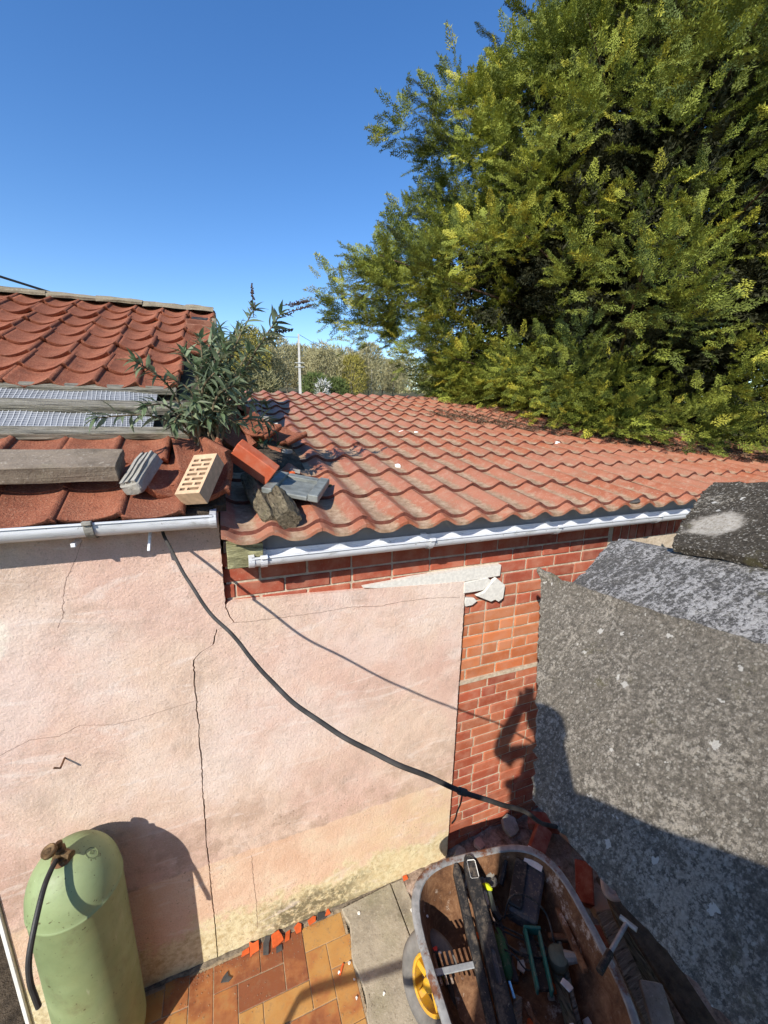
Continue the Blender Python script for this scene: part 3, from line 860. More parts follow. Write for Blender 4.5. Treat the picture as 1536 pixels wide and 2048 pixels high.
PR = R(10)
def on_right(x, s, h=0):
    return Vector((x, 1.70 + s * math.cos(PR) - h * math.sin(PR), 2.485 + s * math.sin(PR) + h * math.cos(PR)))
rroof = empty('roof'); rroof.parent = bo; rroof.location = Vector((1.5, 1.70, 2.485)) - bo.location
slab_on(on_right, -.02, 5.85, .10, 4.55, -.09, -.02).build('roof_deck', MT['dirt'], rroof)
RW, RL = .205, .35
def wave(u): return .036 * (.5 + .5 * math.cos(2 * math.pi * u)) ** 1.75
def steel_mesh(lip=False):
    n = 12; V = []; F = []
    def strip(s0_, h0, s1_, h1):
        b = len(V)
        for s, h in ((s0_, h0), (s1_, h1)):
            for k in range(n + 1):
                V.append(((k / n) * RW, s, wave(k / n) + h))
        for k in range(n): F.append((b + k, b + k + 1, b + n + 2 + k, b + n + 1 + k))
    strip(0, .020, RL, .0)
    if lip:
        strip(-.002, .002, 0, .020)
        strip(-.055, .000, -.002, .002)
        strip(-.056, -.016, -.055, .000)
    else:
        strip(.002, -.002, 0, .020)
    me = mesh_of('tile', V, F, MT['steel_tile'], True)
    me.materials.append(MT['shade_grime_edge'])
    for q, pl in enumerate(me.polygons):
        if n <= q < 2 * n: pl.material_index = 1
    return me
MT['shade_grime_edge'] = simple('shade_grime_lower', (.15, .05, .032), .9, .5, 30, co='pos')  # dark lip colour stands for the shade under each step, plus grime
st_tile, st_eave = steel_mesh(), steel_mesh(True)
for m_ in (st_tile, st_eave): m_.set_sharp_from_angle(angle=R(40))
shown = []; rest = []
for j in range(13):
    for i in range(28):
        x = -.037 + i * RW; s = .04 + j * RL
        p = on_right(x + RW / 2, s + RL / 2)
        # tiles buried below the cypress are joined
        hidden = (p.x - 2.9) / 2.2 + (p.y - 4.6) / 3.0 > .55
        (rest if hidden else shown).append((x, s, j))
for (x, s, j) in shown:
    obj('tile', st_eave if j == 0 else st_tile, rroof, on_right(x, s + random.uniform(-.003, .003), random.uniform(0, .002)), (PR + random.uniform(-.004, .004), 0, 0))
V = []; F = []
for (x, s, j) in rest:
    for f in st_tile.polygons: F.append(tuple(i + len(V) for i in f.vertices))
    for v in st_tile.vertices: V.append(on_right(x + v.co.x, s + v.co.y, v.co.z))
if rest: tag(obj('tile_field', mesh_of('tile_field', V, F, MT['steel_tile']), rroof), kind='stuff')

# ------------------------------------------------------------------ lean-to of old fibre-cement sheets
lean = empty('lean_to_shed', (1.7, .6, 0), 'lean-to with three lichened grey cement roof sheets beside the brick wall', 'shed')
def sheet(name, outline, mat, thick, label, curl=0.0, seed=0, near=None):
    """outline: far edge points from the low side to the high side; swept along the fall line towards the house"""
    d = Vector((.0487, .9876, -.1494))
    n = 70; k = len(outline)
    # resample the far edge
    pts = [Vector(p) for p in outline]
    seg = [0]
    for a, b in zip(pts[:-1], pts[1:]): seg.append(seg[-1] + (b - a).length)
    m = 44; edge = []
    for i in range(m + 1):
        t = seg[-1] * i / m; j = 0
        while j < len(seg) - 2 and seg[j + 1] < t: j += 1
        q = (t - seg[j]) / max(1e-6, seg[j + 1] - seg[j]); edge.append(pts[j].lerp(pts[j + 1], q))
    nrm = (pts[-1] - pts[0]).cross(d).normalized()
    if nrm.z < 0: nrm = -nrm
    T = []
    for i in range(m + 1):
        e = edge[i]; Lr = (e.y + .70) / d.y
        row = []
        for j in range(n + 1):
            p = e - d * (Lr * j / n)
            w = mnoise.noise(Vector((p.x * 2.4, p.y * 2.4, seed))) * .014 + mnoise.noise(Vector((p.x * 9, p.y * 9, seed))) * .005 + mnoise.noise(Vector((p.x * 38, p.y * 38, seed))) * .0018
            u = i / m
            w += curl * max(0, (u - .88) / .12) ** 2 * (1 - .7 * j / n)
            p = p + nrm * w
            if i in (0, m) or j == 0:
                p += Vector((mnoise.noise(Vector((i * .9, j * .9, seed))), mnoise.noise(Vector((i * .9, j * .9, seed + 5))), .5 * mnoise.noise(Vector((i * .7, j * .7, seed + 8))))) * .016
            row.append(p)
        T.append(row)
    V = [p for r_ in T for p in r_]; c = len(V); V += [p - nrm * thick for p in V]
    W = n + 1; F = []
    for i in range(m):
        for j in range(n):
            F.append((i * W + j, i * W + j + 1, (i + 1) * W + j + 1, (i + 1) * W + j)); F.append((c + i * W + j, c + (i + 1) * W + j, c + (i + 1) * W + j + 1, c + i * W + j + 1))
    for i in range(m):
        F.append((i * W, (i + 1) * W, c + (i + 1) * W, c + i * W)); F.append((i * W + n, c + i * W + n, c + (i + 1) * W + n, (i + 1) * W + n))
    for j in range(n):
        F.append((j, c + j, c + j + 1, j + 1)); F.append((m * W + j, m * W + j + 1, c + m * W + j + 1, c + m * W + j))
    o = obj(name, mesh_of(name, V, F, mat, True), lean)
    o.data.set_sharp_from_angle(angle=R(50))
    o['label'] = label
    return o
sheet('roof_sheet', [(.906, .856, 1.72), (1.13, 1.12, 1.925), (1.30, 1.32, 2.078), (1.463, 1.50, 2.224)], MT['sheet1'], .018, 'largest dark sheet speckled with white lichen', .02, 1)
sheet('roof_sheet', [(1.38, 1.37, 2.130), (1.50, 1.365, 2.215), (1.60, 1.370, 2.268), (1.742, 1.420, 2.335), (1.84, 1.445, 2.378), (1.90, 1.43, 2.394), (1.95, 1.38, 2.385)], MT['sheet2'], .022, 'silvery grey bleached sheet', .0, 2)
sheet('roof_sheet', [(1.80, 1.118, 2.468), (1.95, 1.195, 2.522), (2.232, 1.290, 2.634), (2.36, 1.312, 2.69)], MT['sheet3'], .035, 'thick dark sheet with a large white patch', .0, 3)
# rafters from the added shade block to the brick wall, posts are not needed: both ends are built in
def beam(p, q, w, h, mat, name, parent, **k):
    p, q = Vector(p), Vector(q); d = (q - p); L = d.length; d.normalize()
    rot = d.to_track_quat('X', 'Z').to_matrix()
    return MB().box((p + q) / 2, (L, w, h), rot).build(name, mat, parent, **k)
beam((1.55, -.76, 2.47), (1.485, 1.40, 2.115), .05, .07, MT['rotten'], 'rafter', lean, bevel=.006)
beam((2.02, -.76, 2.615), (2.02, 1.15, 2.33), .06, .08, MT['rotten'], 'rafter', lean, bevel=.006)
beam((1.0, -.76, 2.0), (1.08, .92, 1.745), .05, .07, MT['rotten'], 'rafter', lean, bevel=.006)
beam((1.02, .72, 1.74), (2.02, .90, 2.29), .05, .06, MT['rotten'], 'purlin', lean, bevel=.005)
# rotten upturned tip at the sheet's corner
tip = MB()
tip.tube([(1.425, 1.50, 2.262), (1.445, 1.47, 2.236), (1.465, 1.42, 2.225), (1.475, 1.36, 2.215)], [.012, .022, .028, .012], 9)
tip.build('sheet_corner', MT['sheet1'], lean, smooth=True, sub=2, jitter=.008)

# ------------------------------------------------------------------ house outhouse added unseen behind the photographer to cast shade; carries the sheets
oh = empty('shade_block', (2.0, -1.2, 0), 'unseen block added behind the photographer to shade the barrow and cement sheets', 'occluder')
MB().box((1.28, -1.75, 1.50), (4.34, 2.0, 3.0)).build('wall', MT['mortar'], oh)
MB().box((1.28, -1.75, 3.035), (4.40, 2.06, .07)).build('flat_roof', MT['concrete'], oh, bevel=.01)
MB().box((1.9, -.742, 1.0), (.85, .03, 2.0)).build('door', MT['wood'], oh, bevel=.006)
MB().box((.2, -.745, 1.7), (.9, .03, 1.0)).build('window', MT['glass'], oh, bevel=.006)

# ------------------------------------------------------------------ gas cylinder
TX, TY = -.714, 1.677
tank = empty('gas_cylinder', (TX, TY, 0), 'tall faded green gas cylinder with rusty valve and dangling hose', 'gas cylinder')
RT, ZS = .166, 1.035
prof = [(.125, .0), (.138, .01), (.138, .06), (.150, .08), (.162, .10), (RT, .13), (RT, ZS - .016), (RT + .0018, ZS - .012), (RT + .0018, ZS - .004), (RT, ZS)]
for k in range(1, 15):
    a = math.pi / 2 * k / 14
    prof.append((RT * math.cos(a) ** .80 if k < 14 else .002, ZS + .20 * math.sin(a)))
MB().lathe(prof, 48, (TX, TY, 0)).build('body', MT['tank'], tank, smooth=True, angle=60)
MB().lathe([(RT + .0005, ZS - .015), (RT + .003, ZS - .011), (RT + .003, ZS - .005), (RT + .0005, ZS - .001)], 48, (TX, TY, 0)).build('weld_seam', MT['tank'], tank, smooth=True)
vx, vy, vz = TX - .012, TY - .035, 1.238
MB().lathe([(.034, .0), (.037, .006), (.034, .012), (.032, .016), (.028, .017)], 20, (vx, vy, vz - .012)).build('neck_ring', MT['rust'], tank, smooth=True)
val = obj('valve', MB().lathe([(.030, -.012), (.030, .012), (.022, .016), (.020, .05), (.013, .054), (.012, .075), (.010, .08)], 14, (vx, vy, vz)).lathe([(.034, -.010), (.036, .0), (.030, .006)], 6, (vx, vy, vz)).mesh('valve', MT['brass'], smooth=True, jitter=.002, angle=40), tank)
MB().tube([(vx, vy, vz + .03), (vx + .03, vy - .02, vz + .03), (vx + .045, vy - .03, vz + .03)], [.012, .014, .017], 8).build('outlet', MT['brass'], val)
MB().lathe([(.006, .07), (.022, .078), (.026, .084), (.026, .096), (.022, .101), (.010, .098), (.008, .10)], 16, (vx - .004, vy - .006, vz), (R(18), R(-10), 0)).build('hand_wheel', MT['brass'], val, smooth=True)
hp = [(vx - .006, vy - .028, vz + .025), (vx - .012, vy - .07, vz + .026), (vx - .018, vy - .13, vz + .012), (-.752, 1.42, 1.185), (-.760, 1.38, 1.12), (-.760, 1.362, 1.05), (-.752, 1.352, .99), (-.747, 1.348, .945)]
MB().tube(spline(hp), .0095, 10).build('hose', MT['hose'], tank, smooth=True)
# embossed octagon mark on the shoulder
mk = MB()
cen = Vector((TX + .085, TY - .030, 0))
def shoulder(x, y):
    r_ = min(RT - .001, math.hypot(x - TX, y - TY)); a = math.acos(min(1, (r_ / RT) ** (1 / .80)))
    return ZS + .20 * math.sin(a)
ring = [Vector((cen.x + .021 * math.cos(R(22.5 + 45 * k)), cen.y + .021 * math.sin(R(22.5 + 45 * k)), 0)) for k in range(9)]
mk.tube([Vector((p.x, p.y, shoulder(p.x, p.y) + .0005)) for p in ring], .0016, 5)
for (dx, dy, ex, ey) in ((-.007, .006, .006, .006), (.006, .006, .006, 0), (.006, 0, -.006, 0), (-.006, 0, -.006, -.006), (-.006, -.006, .007, -.006)):
    mk.tube([Vector((cen.x + dx * .8, cen.y + dy * .8, shoulder(cen.x + dx * .8, cen.y + dy * .8) + .0005)), Vector((cen.x + ex * .8, cen.y + ey * .8, shoulder(cen.x + ex * .8, cen.y + ey * .8) + .0005))], .0014, 5)
mk.build('embossed_mark', MT['emboss'], tank)

# ------------------------------------------------------------------ black cable slung across the yard
cab = [(-.262, 1.845, 2.53), (-.25, 1.79, 2.50), (-.163, 1.585, 2.386), (-.088, 1.46, 2.301), (-.022, 1.345, 2.271), (.053, 1.14, 2.250), (.107, .985, 2.256), (.157, .89, 2.251), (.214, .81, 2.241), (.274, .76, 2.222), (.328, .712, 2.205), (.396, .69, 2.17), (.489, .68, 2.101), (.62, .692, 1.995), (.74, .715, 1.89), (.83, .725, 1.80), (.96, .76, 1.70), (1.10, .80, 1.66)]
cable = empty('slung_cable', cab[0], 'thick black cable slung from the pink wall over to the cement sheet', 'cable')
MB().tube([v + Vector((0, 0, .006 * mnoise.noise(v * 6))) + Vector((.004 * mnoise.noise(v * 9), 0, 0)) for v in spline(cab, 8)], .0062, 10).build('sheath', MT['cable'], cable, smooth=True)
cp = Vector((.489, .68, 2.101))
MB().tube([cp + Vector((-.010, 0, .006)), cp + Vector((.010, 0, -.008))], .0088, 10).build('cable_clip', MT['cable'], cable)
MB().tube(spline([cp + Vector((0, 0, -.01)), cp + Vector((.004, .01, -.05)), cp + Vector((.010, .03, -.10)), cp + Vector((.02, .05, -.15)), cp + Vector((.024, .07, -.19))]), .0022, 6).build('tie_wire', MT['wire'], cable)

# ------------------------------------------------------------------ things lying on the roofs
def at_left(x, s, h): return on_left(x, s, h)
def roof_box(name, x, s, h, d, rz, tilt, mat, label, cat, plane=on_left, P=PL, roll=0, colr=None, **k):
    me = MB().box((0, 0, 0), d).mesh(name, mat, **k)
    o = obj(name, me, None, plane(x, s, h), (P + tilt, roll, rz))
    if colr: o.color = (*colr, 1)
    return tag(o, label, cat)
roof_box('concrete_beam', -.84, .265, .085, (.90, .165, .066), R(-1.5), R(-6), concrete_material('grey_brown_concrete', (.21, .165, .12)), 'long weathered concrete beam lying along the lowest clay tiles', 'beam', bevel=.002, sub=6, jitter=.0045)
# grey cored block
gb = empty('grey_block', on_left(-.315, .215, .06), 'broken grey block with ridged top leaning beside the concrete beam', 'block')
gm = MB().box((0, 0, 0), (.075, .20, .052)).mesh('body', MT['stone'], bevel=.006, sub=3, jitter=.006)
rot_gb = (PL + .12, R(-12), R(-28))
obj('body', gm, gb, on_left(-.315, .215, .07), rot_gb)
for q in (-.024, 0, .024):
    obj('ridge_rib', MB().box((q, 0, .03), (.013, .19, .016)).mesh('ridge_rib', MT['stone'], sub=3, jitter=.006), gb, on_left(-.315, .215, .07), rot_gb)
# buff perforated brick with real holes
def perforated():
    L, W, H = .215, .105, .065
    # 7 rows of one long and one short hole, alternating sides
    nx = [-W / 2, -.040, -.018, -.008, .004, .014, .040, W / 2]
    # cells: left short = [1..2], gap, right long = [3..6]; mirrored: long [1..4], short [5..6]
    rows = [-L / 2 + .018]
    for k in range(7): rows += [rows[-1] + .0135, rows[-1] + .0135 + .0125]
    ys = [-L / 2] + rows[:-1] + [L / 2]
    V = []; F = []
    idx = {}
    def v(x, y, z):
        key = (round(x, 5), round(y, 5), round(z, 5))
        if key not in idx: idx[key] = len(V); V.append((x, y, z))
        return idx[key]
    for j in range(len(ys) - 1):
        holerow = j % 2 == 1
        k = j // 2
        for i in range(len(nx) - 1):
            hole = holerow and ((i == 1 or i in (3, 4, 5)) if k % 2 == 0 else (i in (1, 2, 3) or i == 5))
            x0, x1, y0, y1 = nx[i], nx[i + 1], ys[j], ys[j + 1]
            if not hole: F.append((v(x0, y0, H / 2), v(x1, y0, H / 2), v(x1, y1, H / 2), v(x0, y1, H / 2)))
            else:
                z0, z1 = H / 2, -H / 2 + .008
                F.append((v(x0, y0, z1), v(x1, y0, z1), v(x1, y1, z1), v(x0, y1, z1)))
                F.append((v(x0, y0, z0), v(x1, y0, z0), v(x1, y0, z1), v(x0, y0, z1))); F.append((v(x0, y1, z0), v(x0, y1, z1), v(x1, y1, z1), v(x1, y1, z0)))
                lh = holerow and i > 0 and ((i - 1 == 1 or i - 1 in (3, 4, 5)) if k % 2 == 0 else (i - 1 in (1, 2, 3) or i - 1 == 5))
                rh = (i + 1 == 1 or i + 1 in (3, 4, 5)) if k % 2 == 0 else (i + 1 in (1, 2, 3) or i + 1 == 5)
                if not lh: F.append((v(x0, y0, z0), v(x0, y0, z1), v(x0, y1, z1), v(x0, y1, z0)))
                if not rh: F.append((v(x1, y0, z0), v(x1, y1, z0), v(x1, y1, z1), v(x1, y0, z1)))
    b = -H / 2
    F.append((v(-W / 2, -L / 2, H / 2), v(-W / 2, -L / 2, b), v(W / 2, -L / 2, b), v(W / 2, -L / 2, H / 2)))
    F.append((v(-W / 2, L / 2, H / 2), v(W / 2, L / 2, H / 2), v(W / 2, L / 2, b), v(-W / 2, L / 2, b)))
    F.append((v(-W / 2, -L / 2, H / 2), v(-W / 2, L / 2, H / 2), v(-W / 2, L / 2, b), v(-W / 2, -L / 2, b)))
    F.append((v(W / 2, -L / 2, H / 2), v(W / 2, -L / 2, b), v(W / 2, L / 2, b), v(W / 2, L / 2, H / 2)))
    F.append((v(-W / 2, -L / 2, b), v(-W / 2, L / 2, b), v(W / 2, L / 2, b), v(W / 2, -L / 2, b)))
    return mesh_of('perforated_brick', V, F, MT['buff'])
pb = obj('perforated_brick', perforated(), None, on_left(-.098, .135, .088), (PL + R(14), R(-6), R(-30)))
tag(pb, 'buff perforated brick with rows of holes leaning above the white gutter end', 'brick')
rb = roof_box('red_brick', .135, .80, .17, (.215, .105, .065), R(-50), R(20), MT['brick'], 'clean orange-red solid brick tilted over the gap between roofs', 'brick', on_right, PR, roll=R(52), colr=(.50, .105, .045), bevel=.004)
rb.location = (.130, 2.06, 2.765); rb.rotation_euler = Euler((R(38), R(38), R(-12))).to_matrix().__matmul__(Matrix.Rotation(R(75), 3, 'X')).to_euler()
# rotten timber lumps
def lump(name, pts, rs, mat, label, cat, jit=.012, n=30, seed=0):
    pts = [Vector(p) for p in pts]; V = []; F = []; m = 16; P = []
    for k in range(m):
        t = k / (m - 1) * (len(pts) - 1); i = min(int(t), len(pts) - 2); q = t - i
        P.append((pts[i].lerp(pts[i + 1], q), rs[i] * (1 - q) + rs[i + 1] * q))
    a = None
    for k, (c, r_) in enumerate(P):
        d = (P[min(k + 1, m - 1)][0] - P[max(k - 1, 0)][0]).normalized()
        a = d.orthogonal().normalized() if a is None else (a - d * a.dot(d)).normalized(); b = d.cross(a)
        for q in range(n):
            w = 2 * math.pi * q / n
            gr = 1 + .16 * mnoise.noise(Vector((math.cos(w) * 5, math.sin(w) * 5, seed))) + .22 * mnoise.noise(Vector((math.cos(w) * 2, math.sin(w) * 2, seed + 3))) + .10 * mnoise.noise(Vector((math.cos(w) * 7, math.sin(w) * 7, k * .6)))
            sq = 1 / max(abs(math.cos(w)), abs(math.sin(w))) ** .55
            V.append(c + (a * math.cos(w) + b * math.sin(w)) * r_ * gr * sq * .9)
    for k in range(m - 1):
        for q in range(n): F.append((k * n + q, k * n + (q + 1) % n, (k + 1) * n + (q + 1) % n, (k + 1) * n + q))
    F.append(tuple(range(n - 1, -1, -1))); F.append(tuple(len(V) - n + q for q in range(n)))
    o = MB().add(V, F).build(name, mat, None, jitter=jit * .25, smooth=True, angle=32)
    return tag(o, label, cat)
P_ = lambda x, s, h: tuple(on_right(x, s, h))
lump('timber_log', [P_(.115, .62, .07), P_(.125, .50, .07), P_(.14, .30, .062), P_(.165, .10, .055), P_(.168, .06, .05)], [.040, .050, .046, .040, .026], MT['rotten'], 'split rotten timber log lying down the edge of the red roof', 'log')
lump('timber_stump', [P_(.222, .30, .075), P_(.224, .26, .075), P_(.235, .10, .065), P_(.24, .035, .06)], [.046, .054, .056, .048], MT['rotten'], 'short stubby rotten wood block with a pale spot near the eave', 'wood block', .007)
# glass roof tile on edge of the heap
gt = empty('glass_roof_tile', on_right(.33, .48, .08), 'grey glass roof tile with raised rim lying by the rotten timber', 'roof tile')
gx = Matrix.Rotation(R(-24), 3, 'Z')
def gq(u, v_, h): 
    b = Vector((u, v_, 0)); b.rotate(gx)
    return on_right(.335 + b.x, .375 + b.y + .0, .078 + h - .10 * b.x)
def gprism(u0, u1, v0, v1, h0, h1, name, mat):
    P = [gq(u0, v0, h0), gq(u1, v0, h0), gq(u1, v1, h0), gq(u0, v1, h0), gq(u0, v0, h1), gq(u1, v0, h1), gq(u1, v1, h1), gq(u0, v1, h1)]
    MB().add(P, [(0, 3, 2, 1), (4, 5, 6, 7), (0, 1, 5, 4), (1, 2, 6, 5), (2, 3, 7, 6), (3, 0, 4, 7)]).build(name, mat, gt, bevel=.004)
gprism(-.13, .13, -.15, .15, 0, .012, 'pane', MT['glass'])
gprism(-.135, -.085, -.155, .155, .0, .03, 'rim', MT['glass'])
gprism(.085, .135, -.155, .155, .0, .036, 'rim', MT['glass'])
gprism(-.083, .083, .10, .155, .0, .028, 'rim', MT['glass'])
gprism(-.083, .083, -.155, -.115, .0, .022, 'rim', MT['glass'])
# heap of broken clay tiles, mortar lumps and rubble in the valley between the roofs
def chip(name, p, size, mat, label, cat, group=None, rot=None, seed=0, flat=.35):
    r_ = random.Random(seed); b = MB()
    n = r_.choice([5, 6, 7]); poly = []
    for k in range(n):
        a = 2 * math.pi * (k + r_.uniform(-.3, .3)) / n; rr = size * r_.uniform(.65, 1.1); poly.append((rr * math.cos(a), rr * math.sin(a)))
    b.prism(poly, 'z', 0, size * flat)
    me = b.mesh(name, mat, bevel=size * .06)
    o = obj(name, me, None, p, rot or (r_.uniform(-.3, .3), r_.uniform(-.3, .3), r_.uniform(0, 6)))
    return tag(o, label, cat, group)
heap = [
    ('broken_tile', (.13, 1.62, .13), (.9, .25, .5), 'steeply tilted broken clay tile beside the shrub foot'),
    ('broken_tile', (.20, 1.42, .10), (.5, -.3, 1.2), 'half clay tile wedged under the shrub branches'),
    ('broken_tile', (.27, 1.30, .06), (.3, .5, 2.4), 'curved tile piece at the right of the rubble heap'),
    ('broken_tile', (.08, 1.20, .10), (.7, .4, .2), 'dark clay tile half hidden in the roof valley'),
    ('broken_tile', (.30, 1.02, .05), (.2, -.4, .9), 'tile fragment lying in the shrub shadow'),
]
V = []; F = []
for j in range(24):
    for i_ in range(14):
        x = -.03 + i_ * .048; sl = .85 + j * .052
        w_ = max(0, 1 - ((x - .16) / .34) ** 2) * max(0, math.sin(math.pi * min(1, j / 23))) 
        V.append(on_right(x, sl, .03 + .13 * w_ + .03 * mnoise.noise(Vector((x * 14, sl * 14, 0))) * w_ ** .5 - (.05 if w_ <= .02 else 0)))
for j in range(23):
    for i_ in range(13): F.append((j * 14 + i_, j * 14 + i_ + 1, (j + 1) * 14 + i_ + 1, (j + 1) * 14 + i_))
tag(obj('rubble_mound', mesh_of('rubble_mound', V, F, MT['dirt'], True)), 'dark earth and mortar mound filling the valley between the roofs', 'mound', kind='stuff')
more = [((.06, 1.50, .17), (1.0, -.2, .9), 'reddish tile half standing against the shrub stems'), ((.17, 1.15, .20), (.4, .5, -.5), 'orange tile piece on the crest of the rubble mound'), ((.36, 1.45, .10), (.1, .3, .3), 'flat tile piece sliding off the mound to the right'),
        ((.24, 1.70, .17), (.6, -.5, 2.0), 'narrow tile strip at the back of the mound'), ((.33, 1.22, .12), (.3, .2, -.9), 'chipped tile edge facing the eave'), ((.10, 1.02, .14), (.5, .1, .5), 'dusky tile piece behind the tilted red brick')]
heap += [('broken_tile', a_, b_, c_) for (a_, b_, c_) in more]
hm = clay_mesh(.20)
for (nm, (x, s, h), ro, lab) in heap:
    tag(obj(nm, hm, None, on_right(x, s, h), ro), lab, 'tile')
k = 0
labs = ['pale mortar lump on top of the rubble heap', 'grey stone at the right edge of the rubble heap', 'flat brown stone on the rubble heap', 'white mortar flake behind the rubble heap', 'dark mossy stone below the rubble heap', 'square grey brick piece standing in the rubble heap', 'small red tile chip beside the glass tile', 'mossy pebble beside the glass roof tile']
for (x, s, h, sz, mt, fl) in ((.25, 1.50, .18, .06, 'pale', .6), (.46, 1.52, .06, .085, 'stone', .5), (.36, 1.60, .12, .06, 'stone', .6), (.38, 1.86, .07, .06, 'pale', .5), (.38, 1.10, .06, .05, 'stone', .6), (.30, 1.62, .16, .055, 'stone', .9), (.33, .68, .06, .045, 'shard', .3), (.37, .69, .06, .035, 'stone', .7)):
    chip('rubble_piece', on_right(x, s, h), sz, MT[mt], labs[k], 'rubble', None, None, 100 + k, fl); k += 1
chip('moss_clump', on_right(.55, .545, .012), .05, MT['moss'], 'dry brown moss clump in a pan of the red roof', 'moss', seed=31, flat=.4)
chip('moss_tuft', on_right(.535, 1.62, .012), .03, MT['moss'], 'small moss tuft on the red roof above the heap', 'moss', seed=32, flat=.3)
labs = ['white pebble with dark spots high on the red roof', 'white lump lower on the red roof beside a moss streak', 'small pale chip right of the spotted pebble', 'white crescent shell piece near the fallen needles']
for q, (x, s, sz) in enumerate(((1.584, 1.935, .032), (1.106, .885, .026), (1.743, 1.94, .022), (3.023, 1.44, .04))):
    chip('white_pebble', on_right(x, s, .015), sz, MT['white'], labs[q], 'pebble', 'white pebbles on the red roof', seed=60 + q, flat=.7)
tag(obj('terracotta_slab', MB().box((0, 0, 0), (.62, .20, .035)).mesh('terracotta_slab', simple('pale_terracotta', (.55, .26, .13), .9, .2, 12), bevel=.004), None, (5.40, 2.60, 2.72), (PR, 0, R(-10))), 'flat pale terracotta slab on the red roof under the tree', 'slab')
# dark disc of dirt on the eave
chip('dirt_clod', on_right(2.36, .03, .012), .045, MT['slate'], 'dark round clod stuck on the eave of the red roof', 'clod', seed=77, flat=.3)

# fallen cypress needles along the tree's drip line
def needles():
    V = []; F = []
    for k in range(15000):
        t = rng.random(); w = abs(rng.normal(0, .34))
        x = 2.35 + 2.9 * t; y = 4.55 - 2.55 * t ** .82
        x += w * .75 + rng.normal(0, .03); y += w * .75 + rng.normal(0, .03)
        s = (y - 1.7) / math.cos(PR)
        if s < .05 or s > 4.5 or x > 5.7: continue
        u = ((x + .037) / RW) % 1
        p = on_right(x, s, wave(u) + .010 + rng.random() * .02)
        a = rng.random() * 6.28; L = .012 + .02 * rng.random(); wd = .003 + .003 * rng.random()
        d1 = Vector((math.cos(a) * L, math.sin(a) * L, rng.normal(0, .006))); d2 = Vector((-math.sin(a) * wd, math.cos(a) * wd, rng.normal(0, .002)))
        b = len(V); V += [p - d1, p + d2, p + d1, p - d2]; F.append((b, b + 1, b + 2, b + 3))
    tag(obj('fallen_needles', fast_mesh('fallen_needles', V, F, MT['debris'])), 'brown fallen needles drifted along the tree edge of the roof', 'needles', kind='stuff')
needles()

# ------------------------------------------------------------------ wheelbarrow
bar = empty('wheelbarrow', (1.12, 1.03, 0), 'rusty wheelbarrow with galvanised rim and yellow wheel hub heaped with old tools', 'wheelbarrow')
BA = R(-8.6)
def bp(u, v, z):
    u *= 1 + .16 * v
    return (1.12 + u * math.cos(BA) - v * math.sin(BA), 1.03 + u * math.sin(BA) + v * math.cos(BA), z)
def loop(a, b, z, n=48, ex=3.6):
    out = []
    for k in range(n):
        t = 2 * math.pi * k / n; c, s = math.cos(t), math.sin(t)
        out.append(bp(a * math.copysign(abs(c) ** (2 / ex), c), b * math.copysign(abs(s) ** (2 / ex), s), z))
    return out
def loft(loops, close=True):
    V = [p for l_ in loops for p in l_]; n = len(loops[0]); F = []
    for i in range(len(loops) - 1):
        for k in range(n): F.append((i * n + k, i * n + (k + 1) % n, (i + 1) * n + (k + 1) % n, (i + 1) * n + k))
    if close: F.append(tuple(range(len(V) - n, len(V))))
    return V, F
inner = [loop(.40, .44, .548), loop(.385, .425, .50), loop(.355, .395, .40), loop(.315, .355, .315), loop(.27, .31, .283), loop(.12, .14, .278)]
outer = [loop(.12, .14, .268), loop(.274, .314, .273), loop(.322, .362, .308), loop(.362, .402, .396), loop(.392, .432, .498), loop(.404, .444, .545)]
V, F = loft(inner + [])
tray = MB().add(V, F)
V, F = loft(outer[::-1]); tray.add(V, F)
tray.build('tray', MT['rust'], bar, smooth=True, angle=60)
V, F = loft([loop(.398, .438, .546), loop(.402, .442, .553), loop(.424, .464, .555), loop(.434, .474, .548), loop(.436, .476, .537), loop(.430, .470, .536), loop(.420, .460, .546), loop(.404, .444, .5445)], False)
a_ = Mat('galvanised_rim', rough=.55, spec=.4, metal=.15)
f_ = a_.noise(6, 6, .75); a_.col(a_.mix(a_.smooth(f_, .50, .62), a_.ramp(a_.noise(30, 4), [(.3, (.20, .205, .20)), (.7, (.36, .36, .35))]), a_.ramp(a_.noise(25, 4), [(.3, (.09, .035, .02)), (.7, (.24, .10, .045))]))); a_.bump(a_.noise(60, 3), .3, .003)
MB().add(V, F).build('rim', a_.m, bar, smooth=True, angle=50)
for s_ in (-1, 1):
    MB().tube([bp(s_ * .20, .30, .22), bp(s_ * .24, -.1, .25), bp(s_ * .28, -.45, .33), bp(s_ * .30, -.80, .55), bp(s_ * .30, -1.05, .60)], .017, 10).build('handle', MT['galv'], bar, smooth=True)
    MB().tube([bp(s_ * .24, -.15, .26), bp(s_ * .26, -.22, .02), bp(s_ * .26, -.32, .02), bp(s_ * .27, -.40, .30)], .013, 8).build('leg', MT['galv'], bar, smooth=True)
wc = (.80, 1.235, .215)
wheel = empty('wheel', wc); wheel.parent = bar; wheel.location = Vector(wc) - bar.location
tp = []
for k in range(13):
    a = 2 * math.pi * k / 12; tp.append((.155 + .047 * math.cos(a), .047 * math.sin(a)))
def ringlathe(prof, n, c, rot):
    V = []; F = []; Rm = Euler(rot).to_matrix(); m = len(prof)
    for k in range(n):
        a = 2 * math.pi * k / n
        for (r_, z_) in prof: V.append(Rm @ Vector((r_ * math.cos(a), r_ * math.sin(a), z_)) + Vector(c))
    for k in range(n):
        for i in range(m - 1): F.append((k * m + i, ((k + 1) % n) * m + i, ((k + 1) % n) * m + i + 1, k * m + i + 1))
    return MB().add(V, F)
WR = (0, R(-66), R(16))
